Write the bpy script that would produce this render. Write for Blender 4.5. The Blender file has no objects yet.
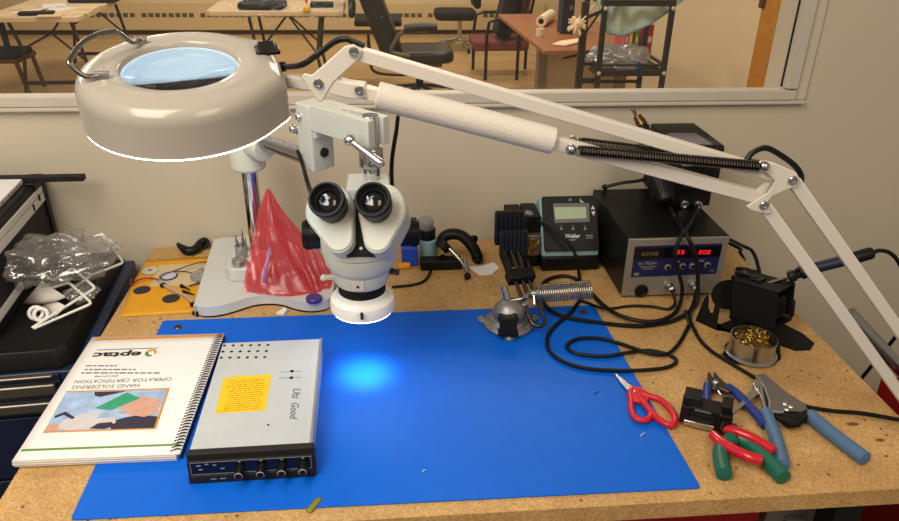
import bpy, bmesh, math, random
from math import sin, cos, pi, radians, sqrt, atan2
from mathutils import Vector as V, Matrix as Mx, noise as nz
random.seed(4)
SC = bpy.context.scene
COL = SC.collection
T = Mx.Translation
# ---------------------------------------------------------------- camera
CF, CE, CYAW, CPIT, CROL = 731.4, V((.3746, -.652, .6597)), .0966, .4702, .0158
cw = V((sin(CYAW)*cos(CPIT), cos(CYAW)*cos(CPIT), -sin(CPIT)))
r0 = V((cos(CYAW), -sin(CYAW), 0)); u0 = r0.cross(cw)
cr = r0*cos(CROL) + u0*sin(CROL); cu = u0*cos(CROL) - r0*sin(CROL)
def ray(px, py): return cw + cr*((px-449.5)/CF) - cu*((py-260.5)/CF)
def Z(px, py, z=0.):                       # sight line met with a level plane
    d = ray(px, py); return CE + d*((z-CE.z)/d.z)
def Y(px, py, y):                          # ... with an upright plane parallel to the back wall
    d = ray(px, py); return CE + d*((y-CE.y)/d.y)
def X(px, py, x):
    d = ray(px, py); return CE + d*((x-CE.x)/d.x)
def PL(px, py, o, n):
    d = ray(px, py); return CE + d*((V(o)-CE).dot(n)/d.dot(n))
# ---------------------------------------------------------------- materials
def lin(c):
    return tuple((x/12.92 if x <= .04045 else ((x+.055)/1.055)**2.4) for x in c)
def h(s): return lin(tuple(int(s[i:i+2], 16)/255 for i in (0, 2, 4)))
def mat(name, col, rough=.5, metal=0., var=0., vscale=30., bump=0., bscale=200., emit=None, es=0., trans=0., ior=1.45, alpha=1., coat=0., spec=.5, aniso=None):
    m = bpy.data.materials.new(name); m.use_nodes = True
    N, L = m.node_tree.nodes, m.node_tree.links
    p = N['Principled BSDF']
    c = h(col) if isinstance(col, str) else col
    p.inputs['Base Color'].default_value = (*c, 1)
    p.inputs['Roughness'].default_value = rough
    p.inputs['Metallic'].default_value = metal
    p.inputs['Transmission Weight'].default_value = trans
    p.inputs['IOR'].default_value = ior
    p.inputs['Alpha'].default_value = alpha
    p.inputs['Coat Weight'].default_value = coat
    p.inputs['Specular IOR Level'].default_value = spec
    tc = N.new('ShaderNodeTexCoord')
    if var > 0:
        n = N.new('ShaderNodeTexNoise'); n.inputs['Scale'].default_value = vscale; n.inputs['Detail'].default_value = 4
        L.new(tc.outputs['Object'], n.inputs['Vector'])
        r = N.new('ShaderNodeValToRGB')
        r.color_ramp.elements[0].position = .3; r.color_ramp.elements[1].position = .7
        r.color_ramp.elements[0].color = (*[x*(1-var) for x in c], 1)
        r.color_ramp.elements[1].color = (*[min(1, x*(1+var*.6)) for x in c], 1)
        L.new(n.outputs['Fac'], r.inputs['Fac']); L.new(r.outputs['Color'], p.inputs['Base Color'])
    # a little unevenness of gloss on everything
    n2 = N.new('ShaderNodeTexNoise'); n2.inputs['Scale'].default_value = vscale*1.7
    L.new(tc.outputs['Object'], n2.inputs['Vector'])
    mr = N.new('ShaderNodeMapRange'); mr.inputs['To Min'].default_value = max(0, rough*.85); mr.inputs['To Max'].default_value = min(1, rough*1.15)
    L.new(n2.outputs['Fac'], mr.inputs['Value']); L.new(mr.outputs['Result'], p.inputs['Roughness'])
    if bump > 0:
        n = N.new('ShaderNodeTexNoise'); n.inputs['Scale'].default_value = bscale; n.inputs['Detail'].default_value = 3
        L.new(tc.outputs['Object'], n.inputs['Vector'])
        b = N.new('ShaderNodeBump'); b.inputs['Strength'].default_value = bump; b.inputs['Distance'].default_value = .002
        L.new(n.outputs['Fac'], b.inputs['Height']); L.new(b.outputs['Normal'], p.inputs['Normal'])
    if emit:
        e = h(emit) if isinstance(emit, str) else emit
        p.inputs['Emission Color'].default_value = (*e, 1); p.inputs['Emission Strength'].default_value = es
    return m
def film(name, col, gloss=.15, clear=.8, rough=.15, tint=None):
    """thin clear sheet: mostly see-through, a little sheen"""
    m = bpy.data.materials.new(name); m.use_nodes = True
    N, L = m.node_tree.nodes, m.node_tree.links; N.clear()
    o = N.new('ShaderNodeOutputMaterial'); t = N.new('ShaderNodeBsdfTransparent'); g = N.new('ShaderNodeBsdfGlossy'); d = N.new('ShaderNodeBsdfDiffuse'); tr = N.new('ShaderNodeBsdfTranslucent')
    t.inputs['Color'].default_value = (*h(tint or col), 1); d.inputs['Color'].default_value = (*h(col), 1); tr.inputs['Color'].default_value = (*h(col), 1)
    g.inputs['Roughness'].default_value = rough
    tc = N.new('ShaderNodeTexCoord'); n = N.new('ShaderNodeTexNoise'); n.inputs['Scale'].default_value = 60; n.inputs['Detail'].default_value = 3
    b = N.new('ShaderNodeBump'); b.inputs['Strength'].default_value = .5; b.inputs['Distance'].default_value = .004
    L.new(tc.outputs['Object'], n.inputs['Vector']); L.new(n.outputs['Fac'], b.inputs['Height']); L.new(b.outputs['Normal'], g.inputs['Normal'])
    a = N.new('ShaderNodeMixShader'); a.inputs['Fac'].default_value = .5; L.new(d.outputs[0], a.inputs[1]); L.new(tr.outputs[0], a.inputs[2])
    c = N.new('ShaderNodeMixShader'); c.inputs['Fac'].default_value = clear; L.new(a.outputs[0], c.inputs[1]); L.new(t.outputs[0], c.inputs[2])
    e = N.new('ShaderNodeMixShader'); e.inputs['Fac'].default_value = gloss; L.new(c.outputs[0], e.inputs[1]); L.new(g.outputs[0], e.inputs[2])
    L.new(e.outputs[0], o.inputs['Surface'])
    return m
MT = {}
# ---------------------------------------------------------------- mesh builder
def frame(o, z, x=None):
    """matrix at o with local z along z (and local x as near to x as can be)"""
    z = V(z).normalized(); x = V(x) if x is not None else (V((1, 0, 0)) if abs(z.x) < .9 else V((0, 1, 0)))
    x = (x - z*x.dot(z)).normalized(); y = z.cross(x)
    m = Mx((x, y, z)).transposed().to_4x4(); m.translation = V(o); return m
def spline(P, sub=8, closed=False):
    P = [V(p) for p in P]; n = len(P); out = []
    if n < 3: return P
    for i in range(n if closed else n-1):
        if closed: a, b, c, d = P[i-1], P[i], P[(i+1) % n], P[(i+2) % n]
        else: a, b, c, d = P[max(i-1, 0)], P[i], P[i+1], P[min(i+2, n-1)]
        for k in range(sub):
            t = k/sub
            out.append(.5*((2*b) + (c-a)*t + (2*a-5*b+4*c-d)*t*t + (3*b-a-3*c+d)*t**3))
    if not closed: out.append(P[-1])
    return out
class B:
    def __init__(s, M=None): s.bm = bmesh.new(); s.M = M or Mx()
    def v(s, p): return s.bm.verts.new(s.M @ V(p))
    def f(s, vs):
        try: return s.bm.faces.new(vs)
        except ValueError: return None
    def box(s, c, d, R=None):
        c = V(c); R = R or Mx(); q = []
        for i in range(8):
            p = V(((i & 1)-.5, (i >> 1 & 1)-.5, (i >> 2 & 1)-.5)); p = V((p.x*d[0], p.y*d[1], p.z*d[2]))
            q.append(s.v(c + (R @ p)))
        for a in ((0, 2, 3, 1), (4, 5, 7, 6), (0, 1, 5, 4), (1, 3, 7, 5), (3, 2, 6, 7), (2, 0, 4, 6)): s.f([q[i] for i in a])
        return s
    def span(s, a, b): 
        a, b = V(a), V(b); return s.box((a+b)/2, [abs(b[i]-a[i]) for i in range(3)])
    def bar(s, p0, p1, w, t, up=(0, 0, 1)):
        """box between two points; w across, t along up"""
        p0, p1 = V(p0), V(p1); m = frame((p0+p1)/2, p1-p0, V(up)); return s.box((0, 0, 0), (t, w, (p1-p0).length), None) if False else s._bar(m, t, w, (p1-p0).length)
    def _bar(s, m, a, b, l):
        k = s.M; s.M = k @ m; s.box((0, 0, 0), (a, b, l)); s.M = k; return s
    def rings(s, R, caps=True, closed=False):
        for a, b in zip(R, R[1:] + ([R[0]] if closed else [])):
            n = len(a)
            for i in range(n): s.f((a[i], a[(i+1) % n], b[(i+1) % n], b[i]))
        if caps and not closed:
            s.f(list(reversed(R[0]))); s.f(R[-1])
        return s
    def lathe(s, prof, o=(0, 0, 0), z=(0, 0, 1), n=32, caps=True, a0=0, sx=1):
        m = frame(o, z); R = []
        for r, zz in prof:
            R.append([s.v(m @ V((max(r, 1e-5)*cos(2*pi*i/n+a0)*sx, max(r, 1e-5)*sin(2*pi*i/n+a0), zz))) for i in range(n)])
        return s.rings(R, caps)
    def cyl(s, p0, p1, r, r1=None, n=24):
        p0, p1 = V(p0), V(p1); return s.lathe([(r, 0), (r if r1 is None else r1, (p1-p0).length)], p0, p1-p0, n)
    def tube(s, P, r, n=8, smooth=True, sub=8, closed=False, flat=1.):
        P = spline(P, sub, closed) if smooth else [V(p) for p in P]
        t0 = (P[1]-P[0]).normalized(); x = V((0, 0, 1)) if abs(t0.z) < .9 else V((1, 0, 0)); R = []; L = len(P)
        for i, p in enumerate(P):
            if closed: t = P[(i+1) % L]-P[i-1]
            else: t = P[min(i+1, L-1)]-P[max(i-1, 0)]
            t.normalize(); x = x - t*x.dot(t)
            if x.length < 1e-6: x = t.orthogonal()
            x.normalize(); y = t.cross(x)
            rr = r(i/(L-1)) if callable(r) else r
            R.append([s.v(p + x*(rr*flat*cos(2*pi*k/n)) + y*(rr*sin(2*pi*k/n))) for k in range(n)])
        return s.rings(R, True, closed)
    def prism(s, poly, z0, z1, m=None):
        k = s.M; s.M = k @ m if m else k
        a = [s.v((p[0], p[1], z0)) for p in poly]; b = [s.v((p[0], p[1], z1)) for p in poly]; s.M = k
        return s.rings([a, b])
    def ball(s, c, r, n=20, sc=(1, 1, 1), lo=-90, hi=90):
        R = []; c = V(c); k = n//2
        for j in range(k+1):
            t = radians(lo + (hi-lo)*j/k); rr = max(cos(t), 1e-4)*r
            R.append([s.v(c + V((rr*cos(2*pi*i/n)*sc[0], rr*sin(2*pi*i/n)*sc[1], r*sin(t)*sc[2]))) for i in range(n)])
        return s.rings(R)
    def quad(s, a, b, c, d): s.f([s.v(a), s.v(b), s.v(c), s.v(d)]); return s
    def grid(s, fn, nu, nv, closed=False):
        g = [[s.v(fn(i/nu, j/nv)) for i in range(nu+1)] for j in range(nv+1)]
        for j in range(nv):
            for i in range(nu): s.f((g[j][i], g[j][i+1], g[j+1][i+1], g[j+1][i]))
        return s
    def ring(s, c, z, R, r, n=32, k=8):
        m = frame(c, z); return s.tube([m @ V((R*cos(2*pi*i/n), R*sin(2*pi*i/n), 0)) for i in range(n)], r, k, False, 1, True)
    def build(s, name, m, parent=None, bevel=0., seg=2, ang=35, solid=0., sub=0):
        me = bpy.data.meshes.new(name)
        bmesh.ops.remove_doubles(s.bm, verts=s.bm.verts, dist=1e-6)
        bmesh.ops.recalc_face_normals(s.bm, faces=s.bm.faces)
        s.bm.to_mesh(me); s.bm.free()
        o = bpy.data.objects.new(name, me); COL.objects.link(o)
        me.materials.append(MT[m] if isinstance(m, str) else m)
        if parent is not None:
            o.parent = parent
            me.transform(world(parent).inverted())
        elif len(me.vertices):
            xs = [v.co for v in me.vertices]; lo = V([min(p[i] for p in xs) for i in range(3)]); hi = V([max(p[i] for p in xs) for i in range(3)])
            c = V(((lo.x+hi.x)/2, (lo.y+hi.y)/2, lo.z)); me.transform(T(-c)); o.location = c
        for p in me.polygons: p.use_smooth = True
        me.set_sharp_from_angle(angle=radians(ang))
        if solid:
            q = o.modifiers.new('thickness', 'SOLIDIFY'); q.thickness = solid; q.offset = 0
        if sub:
            q = o.modifiers.new('smooth', 'SUBSURF'); q.levels = q.render_levels = sub
        if bevel:
            q = o.modifiers.new('bevel', 'BEVEL'); q.width = bevel; q.segments = seg; q.limit_method = 'ANGLE'; q.angle_limit = radians(40); q.harden_normals = False
        return o
def world(o):
    m = o.matrix_basis.copy()
    while o.parent: o = o.parent; m = o.matrix_basis @ m
    return m
def tag(o, label, cat, group=None, kind=None):
    o['label'] = label; o['category'] = cat
    if group: o['group'] = group
    if kind: o['kind'] = kind
    return o
def thing(name, label, cat, loc=(0, 0, 0), rz=0., group=None):
    o = bpy.data.objects.new(name, None); COL.objects.link(o); o.location = loc; o.rotation_euler = (0, 0, rz); o.empty_display_size = .05
    o.rotation_mode = 'XYZ'
    return tag(o, label, cat, group)
def struct(o): o['kind'] = 'structure'; return o
def dup(o, parent=None):
    c = o.copy(); COL.objects.link(c); c.parent = parent
    for ch in [x for x in COL.objects if x.parent == o]: dup(ch, c)
    return c
def text(s, m, size, mt, parent, name='lettering', align='CENTER', ext=.00015, sx=1., shear=0., bold=0.):
    cu_ = bpy.data.curves.new('text', 'FONT'); cu_.body = s; cu_.size = size; cu_.align_x = align; cu_.align_y = 'CENTER'; cu_.extrude = ext; cu_.shear = shear; cu_.offset = bold; cu_.resolution_u = 3
    ob = bpy.data.objects.new('text', cu_); COL.objects.link(ob)
    bpy.context.view_layer.update()
    me = bpy.data.meshes.new_from_object(ob); bpy.data.objects.remove(ob); bpy.data.curves.remove(cu_)
    me.transform(m @ Mx.Diagonal((sx, 1, 1, 1)))
    me.materials.clear(); me.materials.append(MT[mt])
    o = bpy.data.objects.new(name, me); COL.objects.link(o); o.parent = parent; me.transform(world(parent).inverted()); me.name = name
    return o
def hull(pts):
    pts = sorted(set((round(p[0], 6), round(p[1], 6)) for p in pts))
    def half(ps):
        o = []
        for p in ps:
            while len(o) > 1 and (o[-1][0]-o[-2][0])*(p[1]-o[-2][1])-(o[-1][1]-o[-2][1])*(p[0]-o[-2][0]) <= 0: o.pop()
            o.append(p)
        return o[:-1]
    return half(pts) + half(pts[::-1])
def circ(r, n=32, c=(0, 0), a0=0., a1=2*pi):
    k = n if abs(a1-a0-2*pi) < 1e-6 else n-1
    return [(c[0]+r*cos(a0+(a1-a0)*i/k), c[1]+r*sin(a0+(a1-a0)*i/k)) for i in range(n)]
def rrect(w, d, r, n=6, c=(0, 0)):
    o = []
    for sx, sy, a in ((1, 1, 0), (-1, 1, pi/2), (-1, -1, pi), (1, -1, 3*pi/2)):
        for i in range(n+1):
            t = a + pi/2*i/n; o.append((c[0]+sx*(w/2-r)+r*cos(t), c[1]+sy*(d/2-r)+r*sin(t)))
    return o
def helix(p0, p1, R, turns, per=10, up=None):
    p0, p1 = V(p0), V(p1); m = frame(p0, p1-p0, up); L = (p1-p0).length; n = int(turns*per)
    return [m @ V((R*cos(2*pi*i/per), R*sin(2*pi*i/per), L*i/n)) for i in range(n+1)]
def board_mat():
    m = mat('particle_board', 'B08A58', .62); N, L = m.node_tree.nodes, m.node_tree.links; p = N['Principled BSDF']
    tc = N.new('ShaderNodeTexCoord')
    def noise(sc, det=3, rough=.6):
        n = N.new('ShaderNodeTexNoise'); n.inputs['Scale'].default_value = sc; n.inputs['Detail'].default_value = det; n.inputs['Roughness'].default_value = rough
        L.new(tc.outputs['Object'], n.inputs['Vector']); return n
    def ramp(src, stops):
        r = N.new('ShaderNodeValToRGB'); e = r.color_ramp.elements
        while len(e) < len(stops): e.new(.5)
        for k, (po, c) in zip(e, stops): k.position = po; k.color = (*h(c), 1)
        L.new(src, r.inputs['Fac']); return r
    vo = N.new('ShaderNodeTexVoronoi'); vo.inputs['Scale'].default_value = 520; L.new(tc.outputs['Object'], vo.inputs['Vector'])
    sep = N.new('ShaderNodeSeparateColor'); L.new(vo.outputs['Color'], sep.inputs['Color'])
    a = ramp(sep.outputs[0], [(0, 'AC8752'), (.35, 'BE9860'), (.7, 'C8A36C'), (1, 'D4B27E')])
    b = ramp(noise(14, 5).outputs['Fac'], [(.3, 'E6E0D6'), (.7, 'FFFFFF')])
    mx = N.new('ShaderNodeMix'); mx.data_type = 'RGBA'; mx.blend_type = 'MULTIPLY'; mx.inputs['Factor'].default_value = 1
    L.new(a.outputs['Color'], mx.inputs['A']); L.new(b.outputs['Color'], mx.inputs['B'])
    # dark chips
    v2 = N.new('ShaderNodeTexVoronoi'); v2.inputs['Scale'].default_value = 150; L.new(tc.outputs['Object'], v2.inputs['Vector'])
    s2 = N.new('ShaderNodeSeparateColor'); L.new(v2.outputs['Color'], s2.inputs['Color'])
    c = ramp(s2.outputs[1], [(0, '000000'), (.955, '000000'), (.965, 'FFFFFF'), (1, 'FFFFFF')])
    d = ramp(v2.outputs['Distance'], [(0, 'FFFFFF'), (.25, 'FFFFFF'), (.4, '000000'), (1, '000000')])
    mu = N.new('ShaderNodeMath'); mu.operation = 'MULTIPLY'; L.new(c.outputs['Color'], mu.inputs[0]); L.new(d.outputs['Color'], mu.inputs[1])
    m2 = N.new('ShaderNodeMix'); m2.data_type = 'RGBA'; L.new(mu.outputs[0], m2.inputs['Factor'])
    L.new(mx.outputs['Result'], m2.inputs['A']); m2.inputs['B'].default_value = (*h('5E4020'), 1)
    L.new(m2.outputs['Result'], p.inputs['Base Color'])
    return m
MT['board'] = board_mat()
def woodfloor():
    m = mat('strip_floor', 'B98F55', .35); N, L = m.node_tree.nodes, m.node_tree.links; p = N['Principled BSDF']
    tc = N.new('ShaderNodeTexCoord'); br = N.new('ShaderNodeTexBrick'); br.inputs['Scale'].default_value = 1
    br.inputs['Brick Width'].default_value = .9; br.inputs['Row Height'].default_value = .09; br.inputs['Mortar Size'].default_value = .002
    br.inputs['Color1'].default_value = (*h('BFA270'), 1); br.inputs['Color2'].default_value = (*h('AE9060'), 1); br.inputs['Mortar'].default_value = (*h('8A6E46'), 1)
    L.new(tc.outputs['Object'], br.inputs['Vector']); L.new(br.outputs['Color'], p.inputs['Base Color']); return m
MT['woodfloor'] = woodfloor()
for k, a in dict(
    wall=dict(col='C3BAA6', rough=.75, var=.03, vscale=3, bump=.06, bscale=160), farwall=dict(col='CEBF9E', rough=.8, var=.04, vscale=2),
    trim=dict(col='BFB8AA', rough=.45, var=.03, vscale=10), jamb=dict(col='B27A22', rough=.4, var=.15, vscale=12), darktrim=dict(col='4A3420', rough=.5),
    heater=dict(col='C9B588', rough=.5), slot=dict(col='5A4E36', rough=.8), floor=dict(col='4A4640', rough=.6, var=.1),
    mat_blue=dict(col='0460D2', rough=.5, var=.04, vscale=40, bump=.05, bscale=900, spec=.22),
    darkchrome=dict(col='8C8680', rough=.14, metal=1), steel=dict(col='B8B8B6', rough=.25, metal=1), chrome=dict(col='D8D8DA', rough=.08, metal=1), darksteel=dict(col='5C5652', rough=.3, metal=1), alu=dict(col='A9ABAC', rough=.36, metal=.9, var=.05, vscale=15),
    brass=dict(col='B99A4A', rough=.3, metal=1, var=.2, vscale=300), oldbrass=dict(col='6E5836', rough=.35, metal=1), castalu=dict(col='9C9C9A', rough=.42, metal=.85, var=.12, vscale=60, bump=.15, bscale=500),
    white=dict(col='E3E2DA', rough=.4, coat=.1), ivory=dict(col='CCCABA', rough=.38, coat=.2), scope=dict(col='CACDC2', rough=.42), scopebase=dict(col='C6CAC8', rough=.5, bump=.05, bscale=900),
    lampshell=dict(col='A9A399', rough=.22, coat=.4), armwhite=dict(col='D4CFC6', rough=.4), foam=dict(col='D8D3CA', rough=.9, bump=.6, bscale=600),
    black=dict(col='101010', rough=.42, spec=.3), blackm=dict(col='121110', rough=.7, spec=.25), blackg=dict(col='0C0C0D', rough=.15), rubber=dict(col='101010', rough=.5, spec=.3), charcoal=dict(col='201E1C', rough=.6, spec=.3),
    navy=dict(col='1E2C48', rough=.35), navyd=dict(col='16203A', rough=.4), handlebar=dict(col='78736A', rough=.3, metal=.8),
    paper=dict(col='E8E6E4', rough=.7), paper2=dict(col='D6D2CC', rough=.75), orange=dict(col='D08A2A', rough=.6), green=dict(col='5E8A3C', rough=.6), ink=dict(col='202024', rough=.7), inkgrey=dict(col='6A6A70', rough=.7),
    picblue=dict(col='9DB9DC', rough=.6, var=.25, vscale=60), picdark=dict(col='28263A', rough=.6), skin=dict(col='C79A84', rough=.6, var=.1, vscale=80), pcb=dict(col='1F9A72', rough=.5, var=.3, vscale=400), picgrey=dict(col='C9C4C6', rough=.6, var=.1, vscale=90),
    sticker=dict(col='E8B80C', rough=.55), stickerink=dict(col='8A6A08', rough=.6), radio=dict(col='C4CACD', rough=.42, metal=.35, var=.05, vscale=25), radioface=dict(col='1E1F22', rough=.45), radiotext=dict(col='8C8E92', rough=.6),
    envelope=dict(col='D89A1C', rough=.65, var=.06, vscale=40, bump=.15, bscale=120), patch=dict(col='2A2A36', rough=.7), disc=dict(col='B9C4BC', rough=.4), disc2=dict(col='C4C6D8', rough=.3), redwire=dict(col='8A1E28', rough=.4), purplewire=dict(col='3A2E4A', rough=.4), greywire=dict(col='A89C98', rough=.5),
    red=dict(col='C01228', rough=.28, coat=.3), redp=dict(col='C4182E', rough=.35), greenp=dict(col='10604E', rough=.42), bluep=dict(col='4A6C90', rough=.48, var=.08, vscale=60), cobalt=dict(col='15307E', rough=.4), greycast=dict(col='7E7C7A', rough=.4, metal=.7, var=.08, vscale=50),
    teal=dict(col='8FB0B6', rough=.5), fascia=dict(col='121214', rough=.5, spec=.3), lcd=dict(col='93A68A', rough=.25), mark=dict(col='C9C9C9', rough=.6), markdim=dict(col='77777A', rough=.6),
    aoyface=dict(col='96928B', rough=.42, metal=.5), aoyblue=dict(col='181C4A', rough=.4), aoyblack=dict(col='0E0C0E', rough=.2), led=dict(col='300004', rough=.4, emit='FF1A2A', es=1.6), gold=dict(col='6A5A2E', rough=.5),
    redtub=dict(col='98141C', rough=.4), greybin=dict(col='77716C', rough=.6), bluebox=dict(col='1648B8', rough=.4), yelloworange=dict(col='E29A1C', rough=.5),
    tableplastic=dict(col='C9B694', rough=.5), legdark=dict(col='3A342C', rough=.5, metal=.3), leather=dict(col='1C1A17', rough=.42), armgrey=dict(col='5A5242', rough=.5), maroon=dict(col='6E3A38', rough=.85), fabricblack=dict(col='1C1A18', rough=.9),
    deskwood=dict(col='966240', rough=.4, var=.08, vscale=6), desklegs=dict(col='7A705E', rough=.4, metal=.4), brownwood=dict(col='5A3A22', rough=.45), cloth=dict(col='232A34', rough=.9), cartblack=dict(col='1E1A16', rough=.45), palecloth=dict(col='B4CCC6', rough=.5),
    folderyel=dict(col='D0A81E', rough=.5), foldergrn=dict(col='5E9428', rough=.5), folderred=dict(col='A82E34', rough=.5), folderpink=dict(col='B8505E', rough=.5), dust=dict(col='E2D2B4', rough=.9), yellowp=dict(col='D8B428', rough=.4), padbeige=dict(col='C8B48C', rough=.9),
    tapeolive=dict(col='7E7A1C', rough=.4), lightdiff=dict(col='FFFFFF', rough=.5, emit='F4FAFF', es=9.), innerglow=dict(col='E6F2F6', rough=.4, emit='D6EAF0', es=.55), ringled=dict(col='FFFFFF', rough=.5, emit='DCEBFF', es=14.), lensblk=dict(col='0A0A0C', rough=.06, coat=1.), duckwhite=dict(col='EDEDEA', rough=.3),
    ).items(): MT[k] = mat(k, **a)
MT['lens'] = mat('lens_glass', 'E4F4FF', .02, trans=1., ior=1.5)
MT['pane'] = film('window_glass', 'FFFFFF', gloss=.035, clear=1., rough=.02)
MT['pink'] = film('pink_film', 'F0707A', gloss=.07, clear=.62, rough=.28, tint='F79A9C')
MT['clear'] = film('clear_film', 'ECECEA', gloss=.15, clear=.87, rough=.16, tint='F6F6F6')
MT['jar'] = film('clear_plastic', 'D8DCDC', gloss=.18, clear=.6, rough=.1, tint='E4E8E8')
# ---------------------------------------------------------------- setting
FZ = -1.10                  # floor of both rooms; the bench top is at 0 here and everything is lifted at the end
WY = .738                  # near face of the partition wall
WT = .12
def part(name, m, parent, fn, **k):
    b = B(); fn(b); return b.build(name, m, parent, **k)
WX0, WX1, WZ0, WZ1 = -1.35, 1.176, .2930, 1.25
o0, o1, o2, o3 = WX0-.02, WX1+.02, WZ0-.006, WZ1+.02
b = B(); b.span((-2.2, WY, FZ), (2.6, WY+WT, o2)); b.span((-2.2, WY, o3), (2.6, WY+WT, 1.75)); b.span((-2.2, WY, o2), (o0, WY+WT, o3)); b.span((o1, WY, o2), (2.6, WY+WT, o3))
struct(b.build('wall_back', 'wall'))
b = B(); b.span((-2.2, -2.2, FZ-.05), (2.6, WY+WT, FZ)); struct(b.build('floor', 'floor'))
b = B(); b.span((-6, WY+WT, FZ-.05), (4.2, 9.9, FZ)); struct(b.build('floor_far', 'woodfloor'))
w = struct(thing('window_1', 'interior window', 'window', (0, WY, WZ0))); del w['label']; del w['category']
def wf(b):
    F = .021   # frame face width
    b.span((WX0-F, WY-.012, WZ0+.000), (WX1+F, WY+.016, WZ0+.0195)); b.span((WX0-F, WY-.012, WZ1-.022), (WX1+F, WY+.016, WZ1+F))
    b.span((WX0-F, WY-.012, WZ0+.022), (WX0, WY+.016, WZ1-.022)); b.span((WX1, WY-.012, WZ0+.022), (WX1+F, WY+.016, WZ1-.022))
part('window_frame', 'trim', w, wf, bevel=.002)
def wl(b):
    b.span((WX0-.045, WY-.015, WZ0-.008), (WX1+.042, WY+.01, WZ0-.0005))
part('window_stool', 'trim', w, wl, bevel=.002)
def wo(b): b.span((WX1+.021, WY-.005, WZ0-.0005), (WX1+.046, WY+.01, WZ1+.05)); b.span((WX0-.056, WY-.005, WZ0-.006), (WX0-.027, WY+.01, WZ1+.05))
part('window_casing', 'wall', w, wo, bevel=.002)
part('gasket', 'black', w, lambda b: (b.span((WX1-.0025, WY+.012, WZ0+.022), (WX1+.002, WY+.0155, WZ1-.02))))
part('pane', 'pane', w, lambda b: b.span((WX0-.005, WY+.0165, WZ0+.005), (WX1+.005, WY+.0205, WZ1-.01)))
# --- the room behind
FY = Z(120, 34, FZ).y
b = B(); b.span((-6, FY, FZ), (4.2, FY+.1, 1.75)); struct(b.build('wall_far', 'farwall'))
RX = 3.0
yj0 = X(748, 85, RX).y; yj1 = X(772.4, 83.6, RX).y
b = B(); b.span((RX, yj0, FZ), (RX+.1, FY, 1.75)); b.span((RX, WY+WT, FZ), (RX+.1, yj1, 1.75)); struct(b.build('wall_right', 'farwall'))
d = struct(thing('door_1', 'wooden door edge', 'door', (RX, (yj0+yj1)/2, FZ))); del d['label']; del d['category']
part('door_jamb', 'jamb', d, lambda b: b.span((RX-.012, yj1, FZ), (RX+.09, yj0, 1.70)), bevel=.003)
hp = X(762, 4, RX-.015)
part('strike_plate', 'oldbrass', d, lambda b: b.box((RX-.02, yj0-.01, hp.z+.03), (.02, .06, .11)), bevel=.003)
b = B(); b.span((-6, FY-.03, FZ), (RX, FY, FZ+.10)); struct(b.build('baseboard_far', 'darktrim', bevel=.003))
hz = Y(200, 15, FY-.08)
b = B(); b.span((-5, FY-.09, FZ+.06), (RX-.4, FY, hz.z+.16)); ht = b.build('trim_1', 'heater', bevel=.01); struct(ht)
b = B()
x = -4.9
while x < RX-.5:
    for k in range(8): b.span((x+k*.085, FY-.094, hz.z-.025), (x+k*.085+.06, FY-.085, hz.z+.025))
    x += .74
b.build('vent_slots', 'slot', ht)
# ---------------------------------------------------------------- stereo microscope on its boom stand
OX, OY = .339, .2656
S = thing('stereo_microscope', 'white stereo microscope on a boom stand with a glowing ring lamp', 'microscope', (.16, .58, 0))
# heavy foot with a scooped front edge
def foot_outline():
    L = [(.030, .700)]
    pl = [(.030, .700), (.032, .712), (.045, .722), (.10, .723), (.22, .723), (.262, .722), (.275, .715), (.280, .700), (.281, .56), (.279, .47)]
    pl += [(.277, .438), (.268, .424), (.250, .418), (.232, .420), (.212, .430), (.190, .446), (.165, .452), (.140, .447), (.118, .432), (.100, .420), (.080, .413), (.062, .413), (.050, .421), (.045, .436)]
    return [(p.x, .450+(p.y-.413)*.278/.310) for p in spline([(a, c, 0) for a, c in pl], 4, True)]
b = B(); b.prism(foot_outline(), .004, .022); b.build('base', 'scopebase', S, bevel=.004, seg=3)
b = B(); b.prism([(x*.985+.16*.015, y*.985+.57*.015) for x, y in foot_outline()], 0, .004); b.build('rubber_pad', 'rubber', S)
b = B(); b.prism(rrect(.155, .150, .02, c=(.162, .610)), .022, .048); RS = b.build('base_riser', 'scopebase', S, bevel=.003, seg=3)
# post
PX, PY = .137, .600
b = B(); b.cyl((PX, PY, .048), (PX, PY, .262), .0145, n=40); b.build('post', 'chrome', S)
b = B(); b.cyl((PX, PY, .048), (PX, PY, .058), .024, n=40); b.build('post_collar', 'scopebase', S, bevel=.002)
ad = V((.2270, -.2400, 0)).normalized()
b = B(); b.lathe([(.027, .214), (.0305, .218), (.0305, .285), (.027, .290)], (PX, PY, 0), n=40); b.cyl(V((PX, PY, .262)), V((PX, PY, .262))+ad*.055, .022, n=32); b.build('post_head', 'scope', S, bevel=.002)
BZ = .275
b = B(); b.cyl(V((PX, PY, BZ))+ad*.02, V((PX, PY, BZ))+ad*.19, .0125, n=32); b.build('boom', 'steel', S, bevel=.001)
# clamp block and split arm, local x runs from the rod back to the post
RX_, RY_ = .357, .360
am = frame((RX_, RY_, 0), (0, 0, 1), -ad)
b = B(am); b.prism(rrect(.034, .044, .004, 3, (.124, 0)), .268, .372); b.span((.100, -.018, .322), (.110, .018, .370)); CB = b.build('clamp_block', 'scope', S, bevel=.002)
for zz in (.292,):
    b = B(am); b.lathe([(.0075, 0), (.0075, .003), (.004, .003), (.0035, .0015)], (.126, -.028, zz) if False else (.107, 0, zz+.004), (-1, 0, 0), 20); b.build('set_screw', 'darksteel', CB)
b = B(am)
b.prism([(-.018, -.0205), (.108, -.0205), (.108, .0205), (-.018, .0205), (-.018, .0075), (.012, .0075), (.052, .007), (.058, 0), (.052, -.007), (.012, -.0075), (-.018, -.0075)], .334, .374)
SA = b.build('split_arm', 'scope', S, bevel=.0015)
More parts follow.
